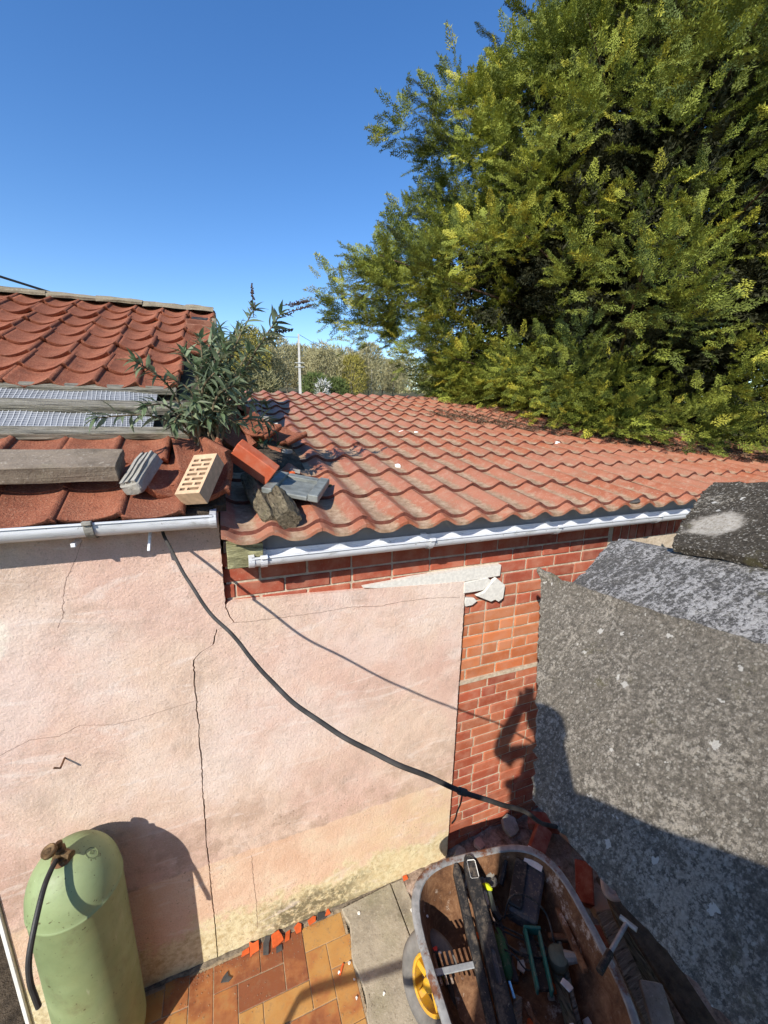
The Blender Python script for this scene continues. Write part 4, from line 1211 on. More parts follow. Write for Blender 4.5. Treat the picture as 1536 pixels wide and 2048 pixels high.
ringlathe(tp, 40, wc, WR).build('tyre', MT['tyre'], wheel, smooth=True)
ringlathe([(.108, -.03), (.116, -.03), (.116, .03), (.108, .034), (.10, .03), (.10, -.03), (.108, -.03)], 36, wc, WR).build('rim', MT['yellow'], wheel, smooth=True, angle=40)
hub = MB().lathe([(.028, -.04), (.030, .045), (.012, .05)], 16, wc, WR)
for k in range(5):
    a = 2 * math.pi * k / 5 + .3
    Rm = Euler(WR).to_matrix()
    hub.box(Vector(wc) + Rm @ Vector((.066 * math.cos(a), .066 * math.sin(a), .0)), (.08, .028, .04), Rm @ Matrix.Rotation(a, 3, 'Z'))
hub.build('hub', MT['yellow'], wheel, bevel=.003)
MB().tube([Vector(wc) + Euler(WR).to_matrix() @ Vector((0, 0, -.03)), (1.40, 1.15, .205)], .012, 8).build('axle', MT['galv'], bar)

# ------------------------------------------------------------------ tools in the barrow
def along(p, q, w, h, mat, name, parent, up=(0, 0, 1), **k):
    p, q = Vector(p), Vector(q); d = q - p; L = d.length; d.normalize()
    side = Vector(up).cross(d).normalized(); u = d.cross(side)
    Rm = Matrix((d, side, u)).transposed()
    return MB().box((p + q) / 2, (L, w, h), Rm).build(name, mat, parent, **k)
t = empty('blade_guard', (1.05, 1.2, .46), 'long black tool guard with white label lying across the barrow', 'tool guard')
MB().prism([(0, 0)] * 0 or [(-.036, 0), (-.036, .60), (-.025, .635), (0, .645), (.025, .635), (.036, .60), (.036, 0)], 'z', 0, .045)
def guard(poly, z0, z1, p, ang, tilt, mat, name, parent):
    me = MB().prism(poly, 'z', z0, z1).mesh(name, mat, bevel=.006)
    return obj(name, me, parent, p, (tilt, 0, ang))
gpoly = [(-.036, 0), (-.036, .60), (-.025, .635), (0, .645), (.025, .635), (.036, .60), (.036, 0)]
guard(gpoly, 0, .045, (.965, .88, .43), R(-16), R(9), MT['black'], 'guard_body', t)
guard([(-.022, 0), (-.024, .56), (-.010, .60), (.012, .60), (.022, .57), (.022, 0)], 0, .04, (.905, .915, .42), R(-15), R(9), MT['black'], 'guard_arm', t)
guard([(-.024, 0), (-.024, .085), (.024, .085), (.024, 0)], 0, .0015, (1.112, 1.372, .5535), R(-16), R(9), MT['paper'], 'label_sticker', t)
guard([(-.012, 0), (-.012, .10), (0, .115), (.012, .10), (.012, 0), (0, -.012)], 0, .002, (1.003, 1.00, .495), R(-16), R(9), MT['grey_plastic'], 'inset', t)
t = empty('trimmer_blade', (.84, 1.11, .46), 'grey toothed hedge trimmer blade lying over the left side of the barrow', 'blade')
pA, pB = Vector((.70, 1.14, .50)), Vector((.955, 1.10, .475))
along(pA, pB, .026, .007, MT['galv'], 'bar', t, bevel=.002)
dAB = (pB - pA).normalized(); nAB = Vector((0, 0, 1)).cross(dAB).normalized()
for k in range(9):
    c = pA + dAB * (.035 + k * .026)
    along(c - nAB * .045 - Vector((0, 0, .006)), c + nAB * .07 - Vector((0, 0, .006)), .010, .005, MT['rust'], 'tooth', t)
t = empty('tool_case', (1.38, 1.30, .40), 'dark grey power tool case with pale sticker in the barrow corner', 'tool case')
along((1.28, 1.18, .43), (1.50, 1.36, .46), .15, .10, MT['grey_plastic'], 'case_body', t, bevel=.012)
along((1.26, 1.22, .49), (1.44, 1.38, .51), .07, .02, MT['black'], 'lid_ridge', t, bevel=.005)
along((1.47, 1.33, .516), (1.55, 1.385, .528), .10, .003, MT['paper'], 'sticker', t)
MB().tube(spline([(1.20, 1.22, .44), (1.26, 1.25, .52), (1.34, 1.21, .53), (1.40, 1.14, .48), (1.38, 1.05, .42)]), .005, 8).build('power_cord', MT['black'], t, smooth=True)
MB().tube([(1.28, 1.36, .44), (1.36, 1.42, .50)], [.02, .012], 8).build('spout', MT['black'], t)
t = empty('green_drill', (1.09, 1.05, .42), 'green handled power drill with bright shank in the barrow', 'drill')
MB().tube([(1.145, 1.20, .43), (1.125, 1.155, .43), (1.10, 1.09, .43), (1.082, 1.04, .425), (1.076, 1.02, .42)], [.012, .030, .034, .028, .012], 14).build('grip', MT['green'], t, smooth=True)
MB().tube([(1.14, 1.19, .43), (1.165, 1.30, .44)], .007, 8).build('shank', MT['chrome'], t)
MB().tube([(1.165, 1.29, .44), (1.175, 1.35, .44)], [.024, .028], 12).build('chuck', MT['pale'], t)
MB().tube([(1.076, 1.02, .42), (1.065, .965, .41)], .008, 8).build('tang', MT['chrome'], t)
t = empty('teal_planer', (1.20, 1.03, .44), 'teal slotted hand tool beside the green drill', 'hand tool')
along((1.26, 1.13, .455), (1.165, .93, .45), .012, .05, MT['teal'], 'side_plate', t, bevel=.004)
along((1.32, 1.10, .455), (1.22, .90, .45), .012, .05, MT['teal'], 'side_plate', t, bevel=.004)
along((1.27, 1.12, .43), (1.205, .93, .43), .05, .02, MT['black'], 'slot_base', t)
along((1.255, 1.14, .455), (1.335, 1.105, .455), .014, .05, MT['teal'], 'end_plate', t, bevel=.004)
t = empty('stone_knob', (1.34, .99, .42), 'rounded grey green knob shaped casting beside the teal tool', 'casting')
MB().lathe([(.01, -.035), (.045, -.03), (.055, 0), (.045, .03), (.015, .045)], 14, (1.35, 1.0, .42)).build('bulb', simple('grey_green_cast', (.12, .14, .10), .7), t, smooth=True, jitter=.004)
MB().tube([(1.38, .99, .43), (1.45, .955, .44)], [.03, .016], 10).build('spigot', MT['stone'], t, smooth=True)
t = empty('yellow_pointer', (1.17, 1.34, .47), 'small bright yellow plastic piece between black guard and tool case', 'plastic piece')
MB().lathe([(.002, -.03), (.014, -.01), (.016, .005), (.006, .03)], 8, (1.185, 1.355, .48), (R(80), 0, R(30))).build('tip', MT['lime'], t, smooth=True)
MB().box((1.175, 1.30, .46), (.03, .10, .012), (0, R(20), R(-18))).build('plate', simple('grey_green_plate', (.16, .18, .13), .6), t, bevel=.002)
tag(obj('rusty_shovel_blade', MB().prism([(-.09, .0), (-.085, .11), (-.04, .15), (.06, .15), (.085, .11), (.06, -.02), (-.01, -.10)], 'z', 0, .006).mesh('rusty_shovel_blade', MT['rust'], bevel=.002), None, (.88, .98, .435), (R(6), R(-16), R(-12))), 'rusty pointed shovel blade at the front of the barrow', 'shovel blade')
for k, (x, y, z_, sz, mt, lab) in enumerate(((.80, 1.235, .445, .014, 'red', 'torn red paper scrap on the rusty barrow side'), (.815, 1.215, .442, .010, 'paper', 'white paper curl next to the red scrap'), (.82, 1.36, .46, .009, 'paper', 'white chip on the rusty tray above the red scrap'), (1.30, .90, .45, .035, 'paper', 'crumpled grey paper by the rounded casting'), (1.25, .80, .40, .022, 'pale', 'pale chip in the dark front of the barrow'), (1.13, 1.36, .445, .016, 'pale', 'pale splinter beside the yellow plastic piece'))):
    chip('scrap', (x, y, z_), sz, MT[mt], lab, 'scrap', None, (random.uniform(-.5, .5), random.uniform(-.4, .4), k), 200 + k, .2)
MB()
t = empty('chrome_tap', (1.65, .90, .6), 'bright steel tap shaped tool with black grip right of the barrow', 'tool')
MB().tube([(1.40, .83, .60), (1.50, .86, .61)], .016, 10).build('grip', MT['black'], t, smooth=True)
MB().tube([(1.50, .86, .61), (1.66, .905, .63)], .010, 10).build('shaft', MT['galv'], t, smooth=True)
MB().tube([(1.65, .935, .63), (1.675, .865, .635)], .011, 10).build('head', MT['galv'], t, smooth=True)
t = empty('plaster_hook', (1.78, 1.08, .5), 'pinkish hook shaped plaster trim poking from under the cement sheet', 'trim')
MB().tube(spline([(1.80, 1.17, .66), (1.735, 1.10, .60), (1.72, 1.06, .565), (1.76, 1.03, .555), (1.85, 1.03, .57)]), .016, 10).build('rolled_edge', MT['pink'], t, smooth=True)
MB().add([(1.80, 1.17, .66), (1.735, 1.10, .60), (1.72, 1.06, .565), (1.76, 1.03, .555), (1.87, 1.03, .57), (1.90, 1.15, .64)], [(0, 1, 2, 3, 4, 5)]).build('web', MT['pink'], t)
# more odds and ends heaped in the tray
t = empty('cord_tangle', (1.22, 1.2, .42), 'tangled black electric cord between drill and tool case', 'cord')
rj = random.Random(12)
pts = []
for k in range(26):
    a = k * .9
    pts.append((1.22 + .09 * math.cos(a) * (1 + .3 * rj.random()) + .02 * rj.uniform(-1, 1), 1.13 + .11 * math.sin(a * .83) + .02 * rj.uniform(-1, 1), .40 + .035 * rj.random() + .0015 * k))
MB().tube(spline(pts, 4), .0042, 6).build('cord', MT['black'], t, smooth=True)
MB().box((1.17, 1.24, .45), (.035, .05, .022), (.2, .3, .4)).build('plug', MT['black'], t, bevel=.004)
t = empty('claw_hammer', (1.38, 1.02, .36), 'old hammer with wooden handle lying deep in the barrow', 'hammer')
along((1.30, .80, .345), (1.42, 1.06, .40), .024, .03, MT['wood'], 'handle', t, bevel=.006)
along((1.375, 1.09, .41), (1.475, 1.045, .41), .028, .03, MT['rust'], 'head', t, bevel=.006)
t = empty('pliers', (1.06, .84, .40), 'rusty pliers near the front of the barrow', 'pliers')
for sg in (-1, 1): MB().tube(spline([(1.10 + sg * .03, .76, .42), (1.10 + sg * .022, .83, .42), (1.10, .88, .42), (1.10 - sg * .01, .93, .42)]), .007, 7).build('jaw_arm', MT['rust'], t, smooth=True)
for k, (a, b, w, h, m_, lab) in enumerate((((1.22, .72, .36), (1.34, 1.0, .39), .05, .02, 'rotten', 'splintered dark wood strip under the hammer'), ((.93, .78, .40), (1.10, .98, .37), .04, .03, 'wood', 'grey timber offcut below the shovel blade'), ((1.42, .90, .46), (1.50, 1.16, .43), .03, .025, 'rust', 'rusty iron bar along the right tray side'), ((1.12, 1.02, .375), (1.20, 1.30, .40), .035, .03, 'grey_plastic', 'dark plastic bar beneath the green drill'))):
    o = along(a, b, w, h, MT[m_], 'offcut', None, bevel=.004, sub=2, jitter=.003); tag(o, lab, 'offcut')
t = empty('crumpled_rag', (1.18, 1.40, .42), 'crumpled grey rag behind the yellow plastic piece', 'rag')
V = []; F = []
for j in range(12):
    for i_ in range(12):
        u, v_ = i_ / 11 - .5, j / 11 - .5
        V.append((1.215 + u * .13, 1.415 + v_ * .10, .44 + .03 * mnoise.noise(Vector((u * 6, v_ * 6, 2))) + .02 * mnoise.noise(Vector((u * 14, v_ * 14, 5)))))
for j in range(11):
    for i_ in range(11): F.append((j * 12 + i_, j * 12 + i_ + 1, (j + 1) * 12 + i_ + 1, (j + 1) * 12 + i_))
obj('cloth', mesh_of('cloth', V, F, simple('dirty_rag', (.22, .20, .17), 1, .4, 30), True), t)
for k in range(16):
    x, y = rj.uniform(.95, 1.42), rj.uniform(.72, 1.30)
    chip('tray_grit', (x, y, .292 + .02 * rj.random()), rj.uniform(.010, .028), MT[['stone', 'rust', 'pale', 'shard', 'dirt'][k % 5]], 'small rubble bit on the rusty tray floor', 'rubble', 'grit in the barrow tray', None, 700 + k, .6)
# boards and slabs leaning in the dark right of the barrow
for k, (a, b, w, h, m_, lab) in enumerate((((1.70, .55, .16), (2.05, 1.35, .30), .11, .025, 'rotten', 'dark board lying under the cement sheet edge'), ((1.62, .50, .22), (1.78, 1.10, .34), .09, .022, 'wood', 'grey board right beside the barrow rim'), ((1.86, .60, .30), (1.90, 1.20, .42), .14, .02, 'dirt', 'soil covered plank deepest under the sheet'), ((1.52, .45, .30), (1.70, .78, .42), .10, .03, 'stone', 'broken grey slab below the steel tap'))):
    o = along(a, b, w, h, MT[m_], 'leaning_board', None, bevel=.004, sub=2, jitter=.004); tag(o, lab, 'board')
# broken bricks and boards under the lean-to
for k in range(13):
    x, y = 1.62 + .16 * (k % 5) + random.uniform(-.05, .05), 1.70 - .24 * (k // 5) - .12 * (k % 2) + random.uniform(-.05, .05)
    if k == 0: x, y = 1.62, 1.52
    o = obj('broken_brick', stretcher if k % 3 else header, None, (x, y, .10 + .07 * random.random() + .03 * (k % 3)), (random.uniform(-.5, .5), random.uniform(-.4, .4), random.uniform(0, 3)))
    cc = (.24, .055, .035) if k % 4 else (.36, .27, .2); o.color = (*cc, 1)
    tag(o, 'broken brick in the dark rubble under the cement sheets', 'brick', 'broken bricks under the lean-to')
for k, (x, y, z_) in enumerate(((1.38, 1.70, .10), (1.56, 1.66, .12), (1.72, 1.80, .13), (1.46, 1.80, .10), (1.30, 1.78, .09))):
    chip('rubble_stone', (x, y, z_), .05 + .012 * (k % 3), MT['pink' if k % 2 else 'stone'], ['flat grey stone at the foot of the brick wall', 'pinkish plaster lump behind the barrow rim', 'grey stone under the slung cable end', 'plaster lump close to the brick wall foot', 'grey rubble stone beside the render edge'][k], 'stone', 'rubble at the brick wall foot', None, 300 + k, .5)

# ------------------------------------------------------------------ shards along the wall foot
def shard_poly(name, p, poly, th, rz, mat, lab, grp='shards at the wall foot', tilt=(0, 0)):
    o = obj(name, MB().prism(poly, 'z', 0, th).mesh(name, mat, bevel=.001), None, p, (tilt[0], tilt[1], rz))
    return tag(o, lab, 'shard', grp)
big = [(-.028, -.03), (-.01, -.022), (.022, -.02), (.026, .022), (-.004, .02), (-.024, .034)]
shard_poly('clay_shard', (-.035, 1.818, .010), big, .010, .1, MT['shard'], 'large bright orange clay shard furthest left at the wall foot', tilt=(R(22), 0))
shard_poly('clay_shard', (-.085, 1.815, .006), [(-.025, -.01), (.02, -.012), (.024, .012), (-.015, .012)], .008, .2, MT['shard'], 'thin orange sliver left of the largest clay shard')
shard_poly('slate_shard', (.03, 1.805, .006), [(-.018, -.04), (.012, -.045), (.014, 0), (.024, .035), (-.004, .045), (-.018, .01)], .009, -.1, MT['slate'], 'long grey slate shard between two orange shards')
shard_poly('clay_shard', (.085, 1.812, .006), [(-.03, -.025), (.0, -.03), (.034, -.024), (.032, .0), (.022, .03), (-.02, .03)], .022, .25, MT['shard'], 'thick orange clay shard with a hollow centre', tilt=(R(14), R(6)))
shard_poly('slate_shard', (.095, 1.770, .003), [(-.02, -.015), (.015, -.02), (.022, .008), (-.012, .012)], .006, .2, MT['slate'], 'small dark chip in front of the thick orange shard')
shard_poly('clay_shard', (.148, 1.805, .006), [(-.014, -.026), (.012, -.016), (.016, .03), (-.010, .018)], .008, -.15, MT['shard'], 'narrow ribbed orange shard right of the thick one', tilt=(0, R(12)))
shard_poly('clay_shard', (.215, 1.822, .006), [(-.024, -.014), (.002, -.026), (.024, .0), (.016, .022), (-.016, .02)], .009, .5, MT['shard'], 'five sided orange shard midway along the wall foot')
shard_poly('clay_shard', (.300, 1.828, .006), [(-.024, -.012), (.018, -.012), (.028, .006), (.014, .018), (-.024, .014)], .010, .2, MT['shard'], 'small block shaped orange shard beside the dark slate heap')
shard_poly('slate_shard', (.350, 1.830, .006), [(-.03, -.01), (.03, -.02), (.034, .008), (-.01, .022)], .016, .3, MT['slate'], 'crumpled dark slate lump right of the block shaped shard', tilt=(R(10), R(15)))
shard_poly('clay_shard', (.392, 1.838, .006), [(-.022, -.008), (.016, -.018), (.02, .02)], .010, .4, MT['shard'], 'triangular orange shard furthest right on the tiles', tilt=(R(15), 0))
shard_poly('clay_shard', (.92, 1.835, .020), [(-.018, -.012), (.014, -.014), (.018, .01), (-.012, .014)], .01, .1, MT['shard'], 'lone orange chip past the concrete path')
shard_poly('clay_shard', (.405, 1.560, .002), [(-.005, -.03), (.007, -.028), (.014, .022), (.004, .02)], .006, -.5, MT['shard'], 'thin orange splinter on the tiles by the path edge')
shard_poly('slate_shard', (-.182, 1.742, .003), [(-.032, -.018), (.01, -.02), (.026, -.006), (.006, .004), (-.004, .026), (-.024, .004)], .005, -.2, MT['slate'], 'dark curled leaf shaped chip alone on the tiles', 'chips on the paving')
for k, (x, y, z_, sz, lab) in enumerate(((.575, 1.757, .022, .016, 'white pointed chip on the concrete path'), (.455, 1.562, .004, .014, 'white square chip at the path edge'), (.392, 1.545, .003, .012, 'white triangular chip by the orange splinter'), (.589, 1.372, .022, .014, 'white round pebble on the path near the wheel'), (.462, 1.49, .003, .010, 'tiny pale pebble in the path joint'), (.452, 1.415, .003, .012, 'pale pebble beside the lower path edge'), (.885, 1.66, .018, .015, 'white stone chip under the barrow rim'))):
    chip('white_chip', (x, y, z_), sz * .68, MT['white'], lab, 'chip', 'white chips on the paving', None, 400 + k, .6)

# ------------------------------------------------------------------ shrub growing out of the broken roof corner
def leaf_mesh_arrays(segs=5):
    """a lance shaped leaf along +X, unit length, folded along the midrib and drooping"""
    V = []; F = []
    w = [.02, .10, .125, .10, .05, 0.0]
    for i in range(segs + 1):
        t = i / segs; dz = -.35 * t * t
        V += [(t, -w[i], dz + .05 * w[i] / .17), (t, 0, dz), (t, w[i], dz + .05 * w[i] / .17)]
    for i in range(segs):
        a = 3 * i; b = a + 3
        F += [(a, b, b + 1, a + 1), (a + 1, b + 1, b + 2, a + 2)]
    return np.array(V), np.array(F)
LV, LF = leaf_mesh_arrays()

def place(template, origins, dirs, ups, scales, widths=None):
    o = np.asarray(origins); x = np.asarray(dirs, float); x /= np.linalg.norm(x, axis=1)[:, None]
    u = np.asarray(ups, float); y = np.cross(u, x); y /= (np.linalg.norm(y, axis=1)[:, None] + 1e-9); z = np.cross(x, y)
    s = np.asarray(scales)[:, None, None]
    wd = 1 if widths is None else np.asarray(widths)[:, None, None]
    T = template[None]
    return (o[:, None] + s * (T[..., 0:1] * x[:, None] + wd * T[..., 1:2] * y[:, None] + T[..., 2:3] * z[:, None])).reshape(-1, 3)

def build_shrub():
    base = Vector((-.10, 2.15, 2.84))
    sh = empty('buddleia_shrub', base, 'green leafy shrub growing out of the broken corner of the roofs', 'shrub')
    tips = [(.182, 2.3, 3.50), (.30, 2.2, 3.47), (.119, 2.35, 3.42), (-.002, 2.25, 3.37), (-.067, 2.15, 3.32), (-.147, 2.2, 3.26), (-.322, 2.05, 3.20), (-.46, 1.95, 2.97), (-.296, 2.0, 3.02), (.033, 2.1, 3.26), (.203, 2.3, 3.26), (.065, 2.05, 3.12), (-.192, 2.1, 3.14), (.28, 2.25, 3.40), (.125, 2.2, 3.08), (-.015, 2.0, 3.17), (.22, 2.4, 3.06), (-.105, 2.0, 3.04), (.02, 2.3, 3.40), (.14, 2.2, 3.28), (.05, 2.25, 3.2), (-.06, 2.05, 2.97), (.0, 2.05, 3.0), (.08, 2.3, 3.3), (-.03, 2.15, 3.08), (-.12, 2.1, 2.95), (.06, 2.12, 2.95), (.16, 2.32, 3.15), (-.2, 2.05, 2.95), (.26, 2.45, 2.95), (-.05, 2.2, 3.22), (.10, 2.15, 3.18), (-.09, 2.12, 3.2), (.03, 2.18, 3.32)]
    O = []; D = []; U = []; Sc = []; col = []
    for k, tp in enumerate(tips):
        tp = Vector(tp); mid = base.lerp(tp, .5) + Vector((random.uniform(-.03, .03), random.uniform(-.03, .03), .06 + .03 * random.random()))
        st = spline([base + Vector((random.uniform(-.03, .08), random.uniform(-.03, .04), 0)), mid, tp], 7)
        MB().tube(st, [.0065 * (1 - .75 * i / (len(st) - 1)) + .001 for i in range(len(st))], 6).build('stem', MT['stem'], sh, smooth=True)
        L = sum((st[i + 1] - st[i]).length for i in range(len(st) - 1))
        nd = max(6, int(L * .75 / .021))
        for q in range(nd):
            f = .22 + .78 * (q + 1) / nd
            i = min(len(st) - 2, int(f * (len(st) - 1))); p = st[i].lerp(st[i + 1], f * (len(st) - 1) - i)
            ax = (st[i + 1] - st[i]).normalized(); a = ax.orthogonal().normalized(); b = ax.cross(a)
            ph = q * 1.57 + k
            for sgn in (0, math.pi):
                w = ph + sgn + random.uniform(-.4, .4)
                dr = (a * math.cos(w) + b * math.sin(w)) * 1.0 + ax * (.35 + .5 * f) + Vector((0, 0, .10))
                O.append(p); D.append(dr + Vector((random.gauss(0, .3), random.gauss(0, .3), random.gauss(-.05, .35)))); U.append(Vector((random.uniform(-.9, .9), random.uniform(-.9, .9), 1))); Sc.append(random.uniform(.040, .092) * (1.05 - .35 * (f > .92)))
                g = random.random()
                c0, c1 = np.array((.085, .115, .060)), np.array((.25, .30, .17))
                if g > .86: c1 = np.array((.27, .29, .18))
                col.append(c0 + (c1 - c0) * random.random() ** .8)
        # tuft of young leaves at the tip
        for q in range(6):
            w = q * 1.05
            ax = (st[-1] - st[-2]).normalized(); a = ax.orthogonal().normalized(); b = ax.cross(a)
            O.append(st[-1]); D.append((a * math.cos(w) + b * math.sin(w)) * .8 + ax); U.append(Vector((0, 0, 1))); Sc.append(random.uniform(.05, .08)); col.append(np.array((.13, .18, .085)) * random.uniform(.8, 1.2))
    # a leafy tuft in the heap on the right
    for q in range(46):
        p = Vector((.23 + random.uniform(-.07, .07), 2.75 + random.uniform(-.25, .2), 2.82 + random.uniform(-.02, .13)))
        O.append(p); D.append(Vector((random.uniform(-1, 1), random.uniform(-1, .6), random.uniform(-.5, .6)))); U.append(Vector((0, 0, 1))); Sc.append(random.uniform(.05, .09)); col.append(np.array((.05, .08, .03)) * random.uniform(.7, 1.4))
    n = len(O)
    V = place(LV, np.array([tuple(p) for p in O]), np.array([tuple(p) for p in D]), np.array([tuple(p) for p in U]), np.array(Sc))
    F = (LF[None] + (np.arange(n) * len(LV))[:, None, None]).reshape(-1, 4)
    me = fast_mesh('foliage', V, F, MT['leaf']); tint(me, col, len(LV)); me.shade_smooth()
    tag(obj('foliage', me, sh), kind='stuff')
    # dry flower spikes
    for (p, d, L) in (((.182, 2.3, 3.50), (.0, 0, 1), .12), ((.30, 2.2, 3.47), (.9, .05, .35), .17), ((.34, 2.2, 3.52), (.9, .1, .25), .11), ((.28, 2.25, 3.40), (.95, .1, .2), .09)):
        p = Vector(p); d = Vector(d).normalized(); b = MB()
        b.tube([p - d * .03, p + d * L], .0022, 5)
        for q in range(70):
            t_ = random.random(); r_ = .017 * (1 - .75 * t_)
            c = p + d * (L * t_) + Vector((random.gauss(0, 1), random.gauss(0, 1), random.gauss(0, 1))).normalized() * r_ * random.random() ** .4
            b.box(c, (.006, .004, .005), (random.random() * 3, random.random() * 3, 0))
        b.build('dry_flower_spike', simple('dry_flower', (.075, .05, .04), .95, .4, 80), sh)
build_shrub()

# ------------------------------------------------------------------ the big cypress behind the red roof
TRX, TRY = 6.7, 5.75
def spray_template():
    """a flat feathery plume along +X, unit length: small pointed scales on side twigs"""
    Q = []
    r_ = np.random.default_rng(3)
    def scale(p, ang, L, w, tilt):
        d = np.array((math.cos(ang), math.sin(ang), tilt)); n = np.array((-math.sin(ang), math.cos(ang), r_.normal(0, .38)))
        Q.append(np.array([p + n * w, p + d * L, p - n * w]))
    m = 10
    for i in range(m):
        t = .06 + .90 * i / (m - 1)
        for sg in (-1, 1):
            Ls = .34 * (1 - t) ** .7 + .07
            a0 = sg * R(50 - 16 * t)
            k = max(2, int(round(Ls / .075)))
            for q in range(k):
                f = (q + .4) / k
                p = np.array((t + math.cos(a0) * Ls * f, math.sin(a0) * Ls * f, -.10 * t * t - .12 * f * Ls + r_.normal(0, .025)))
                scale(p, a0 + r_.normal(0, .5) - sg * .15, .115, .027, r_.normal(0, .5))
                if q % 2 == 0: scale(p, a0 + sg * r_.uniform(.3, .9), .09, .024, r_.normal(0, .5))
    for i in range(7):
        t = .2 + .12 * i
        scale(np.array((t, 0, -.10 * t * t + .01)), r_.normal(0, .2), .15, .022, r_.normal(.1, .25))
    return np.concatenate(Q), len(Q)
SPV, SPN = spray_template()
def build_cypress():
    tr = empty('cypress_tree', (TRX, TRY, 0), 'huge yellow-green cypress overhanging the far end of the red roof', 'tree')
    zz = np.array([1.2, 2.4, 3.0, 3.9, 5.2, 6.6, 8.1, 8.9, 9.6, 11.0, 12.6, 13.6]); rr = np.array([2.6, 3.7, 4.25, 4.55, 4.7, 4.15, 3.6, 2.95, 2.2, 1.5, .7, .1])
    hf, hl = Vector((-TRX, -TRY, 0)).normalized(), None
    left = Vector((-rt.x, -rt.y, 0))
    def env(phi, z):
        r_ = np.interp(z, zz, rr)
        d = Vector((math.cos(phi), math.sin(phi), 0))
        lf = max(0, d.dot(left)); fr = max(0, d.dot(hf))
        lum = .82 + .24 * mnoise.noise(Vector((math.cos(phi) * 2.2, math.sin(phi) * 2.2, z * .55))) + .12 * mnoise.noise(Vector((math.cos(phi) * 5, math.sin(phi) * 5, z * 1.6)))
        k = 1.0
        if z < 4.9: k *= 1 - lf ** 1.5 * .30 * min(1, (4.9 - z) / 1.6)
        if z > 7.2: k *= 1 - lf ** .8 * .42 * min(1, (z - 7.2) / 1.8)
        return r_ * k * (lum + .16)
    # trunk and limbs
    tk = MB().tube([(TRX, TRY, -.1), (TRX + .05, TRY, 2), (TRX, TRY + .1, 5), (TRX - .05, TRY, 9), (TRX, TRY, 13.3)], [.42, .34, .24, .13, .02], 14)
    tk.build('trunk', MT['bark'], tr, smooth=True)
    O = []; D = []; U = []; Sc = []; col = []
    limbs = MB()
    def cluster(phi, z, depth, n, big, fat=1.0):
        re = env(phi, z) * depth
        c = Vector((TRX + math.cos(phi) * re, TRY + math.sin(phi) * re, z))
        # keep clear of the roof surface
        floor = 2.485 + (c.y - 1.7) * math.tan(PR) + .28
        if c.y > 1.4 and c.y < 6.1 and c.x < 5.9 and c.z < floor: c.z = floor + random.uniform(0, .12)
        out = Vector((math.cos(phi), math.sin(phi), .22)).normalized()
        root = c - out * (.55 * big)
        dist = math.hypot(c.x, c.y); near_ = min(1.1, max(.66, dist / 7.5)); n = int(n * (1.25 if near_ < .85 else 1))
        young = random.random() ** 1.3
        for q in range(n):
            v = Vector((random.gauss(0, 1), random.gauss(0, 1), random.gauss(0, .8))).normalized()
            d = (out * 1.0 + v * .90 + Vector((0, 0, .25))).normalized()
            p = root + d * (random.uniform(.10, .50) * big) + v * .06 * big - Vector((0, 0, .16 * big * random.random()))
            if p.y < 6.1 and p.x < 5.9:
                fl = 2.485 + (p.y - 1.7) * math.tan(PR) + .07
                if p.z < fl: p.z = fl + random.random() * .1
            O.append(p); D.append(d * 1.0 + Vector((random.gauss(0, .25), random.gauss(0, .25), random.gauss(0, .2) - .02)))
            U.append(Vector((random.gauss(0, .38), random.gauss(0, .38), .75)) + out * .55)
            Sc.append(random.uniform(.19, .33) * (.85 + .15 * big) * fat * near_)
            t = min(1.0, (p - root).length / (.55 * big)) * .42 + .12 * d.z + .46 * young + random.gauss(0, .17) - .03  # outer and upward sprays lighter: new growth plus painted light contrast
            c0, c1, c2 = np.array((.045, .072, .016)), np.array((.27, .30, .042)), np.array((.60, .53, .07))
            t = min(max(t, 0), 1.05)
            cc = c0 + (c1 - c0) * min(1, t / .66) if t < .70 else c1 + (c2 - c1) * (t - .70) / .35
            if fat > 1: cc = np.array((.040, .042, .016))  # inner sprays coloured dark for the shaded gaps inside the crown
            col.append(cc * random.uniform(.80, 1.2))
        return c
    vphi = math.atan2(-TRY, -TRX)
    nb = 0
    while nb < 470:
        z = random.uniform(2.2, 13.2) if random.random() < .85 else random.uniform(2.4, 5.5)
        phi = vphi + random.uniform(-1, 1) * math.pi
        dv = math.cos(phi - vphi)
        if dv < -.05 and random.random() < .88: continue
        if z > 10.6 and random.random() < .85: continue
        ax_ = TRX + math.cos(phi) * env(phi, z); ay_ = TRY + math.sin(phi) * env(phi, z)
        if math.atan2(ax_ * rt.x + ay_ * rt.y, ax_ * fw.x + ay_ * fw.y) > R(49) and random.random() < .85: continue
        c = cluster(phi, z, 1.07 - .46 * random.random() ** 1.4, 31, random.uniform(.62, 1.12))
        if nb % 9 == 0: limbs.tube([(TRX, TRY, c.z - .9), (TRX + (c.x - TRX) * .5, TRY + (c.y - TRY) * .5, c.z - .35), (c.x - (c.x - TRX) * .08, c.y - (c.y - TRY) * .08, c.z - .05)], [.035, .02, .006], 5)
        nb += 1
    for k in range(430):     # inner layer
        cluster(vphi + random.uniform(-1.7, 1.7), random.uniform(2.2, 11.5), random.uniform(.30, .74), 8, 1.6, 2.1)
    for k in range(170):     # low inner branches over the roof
        cluster(vphi + random.uniform(-1.2, 1.2), random.uniform(2.6, 6.8), random.uniform(.12, .66), 6, 1.6, 2.4)
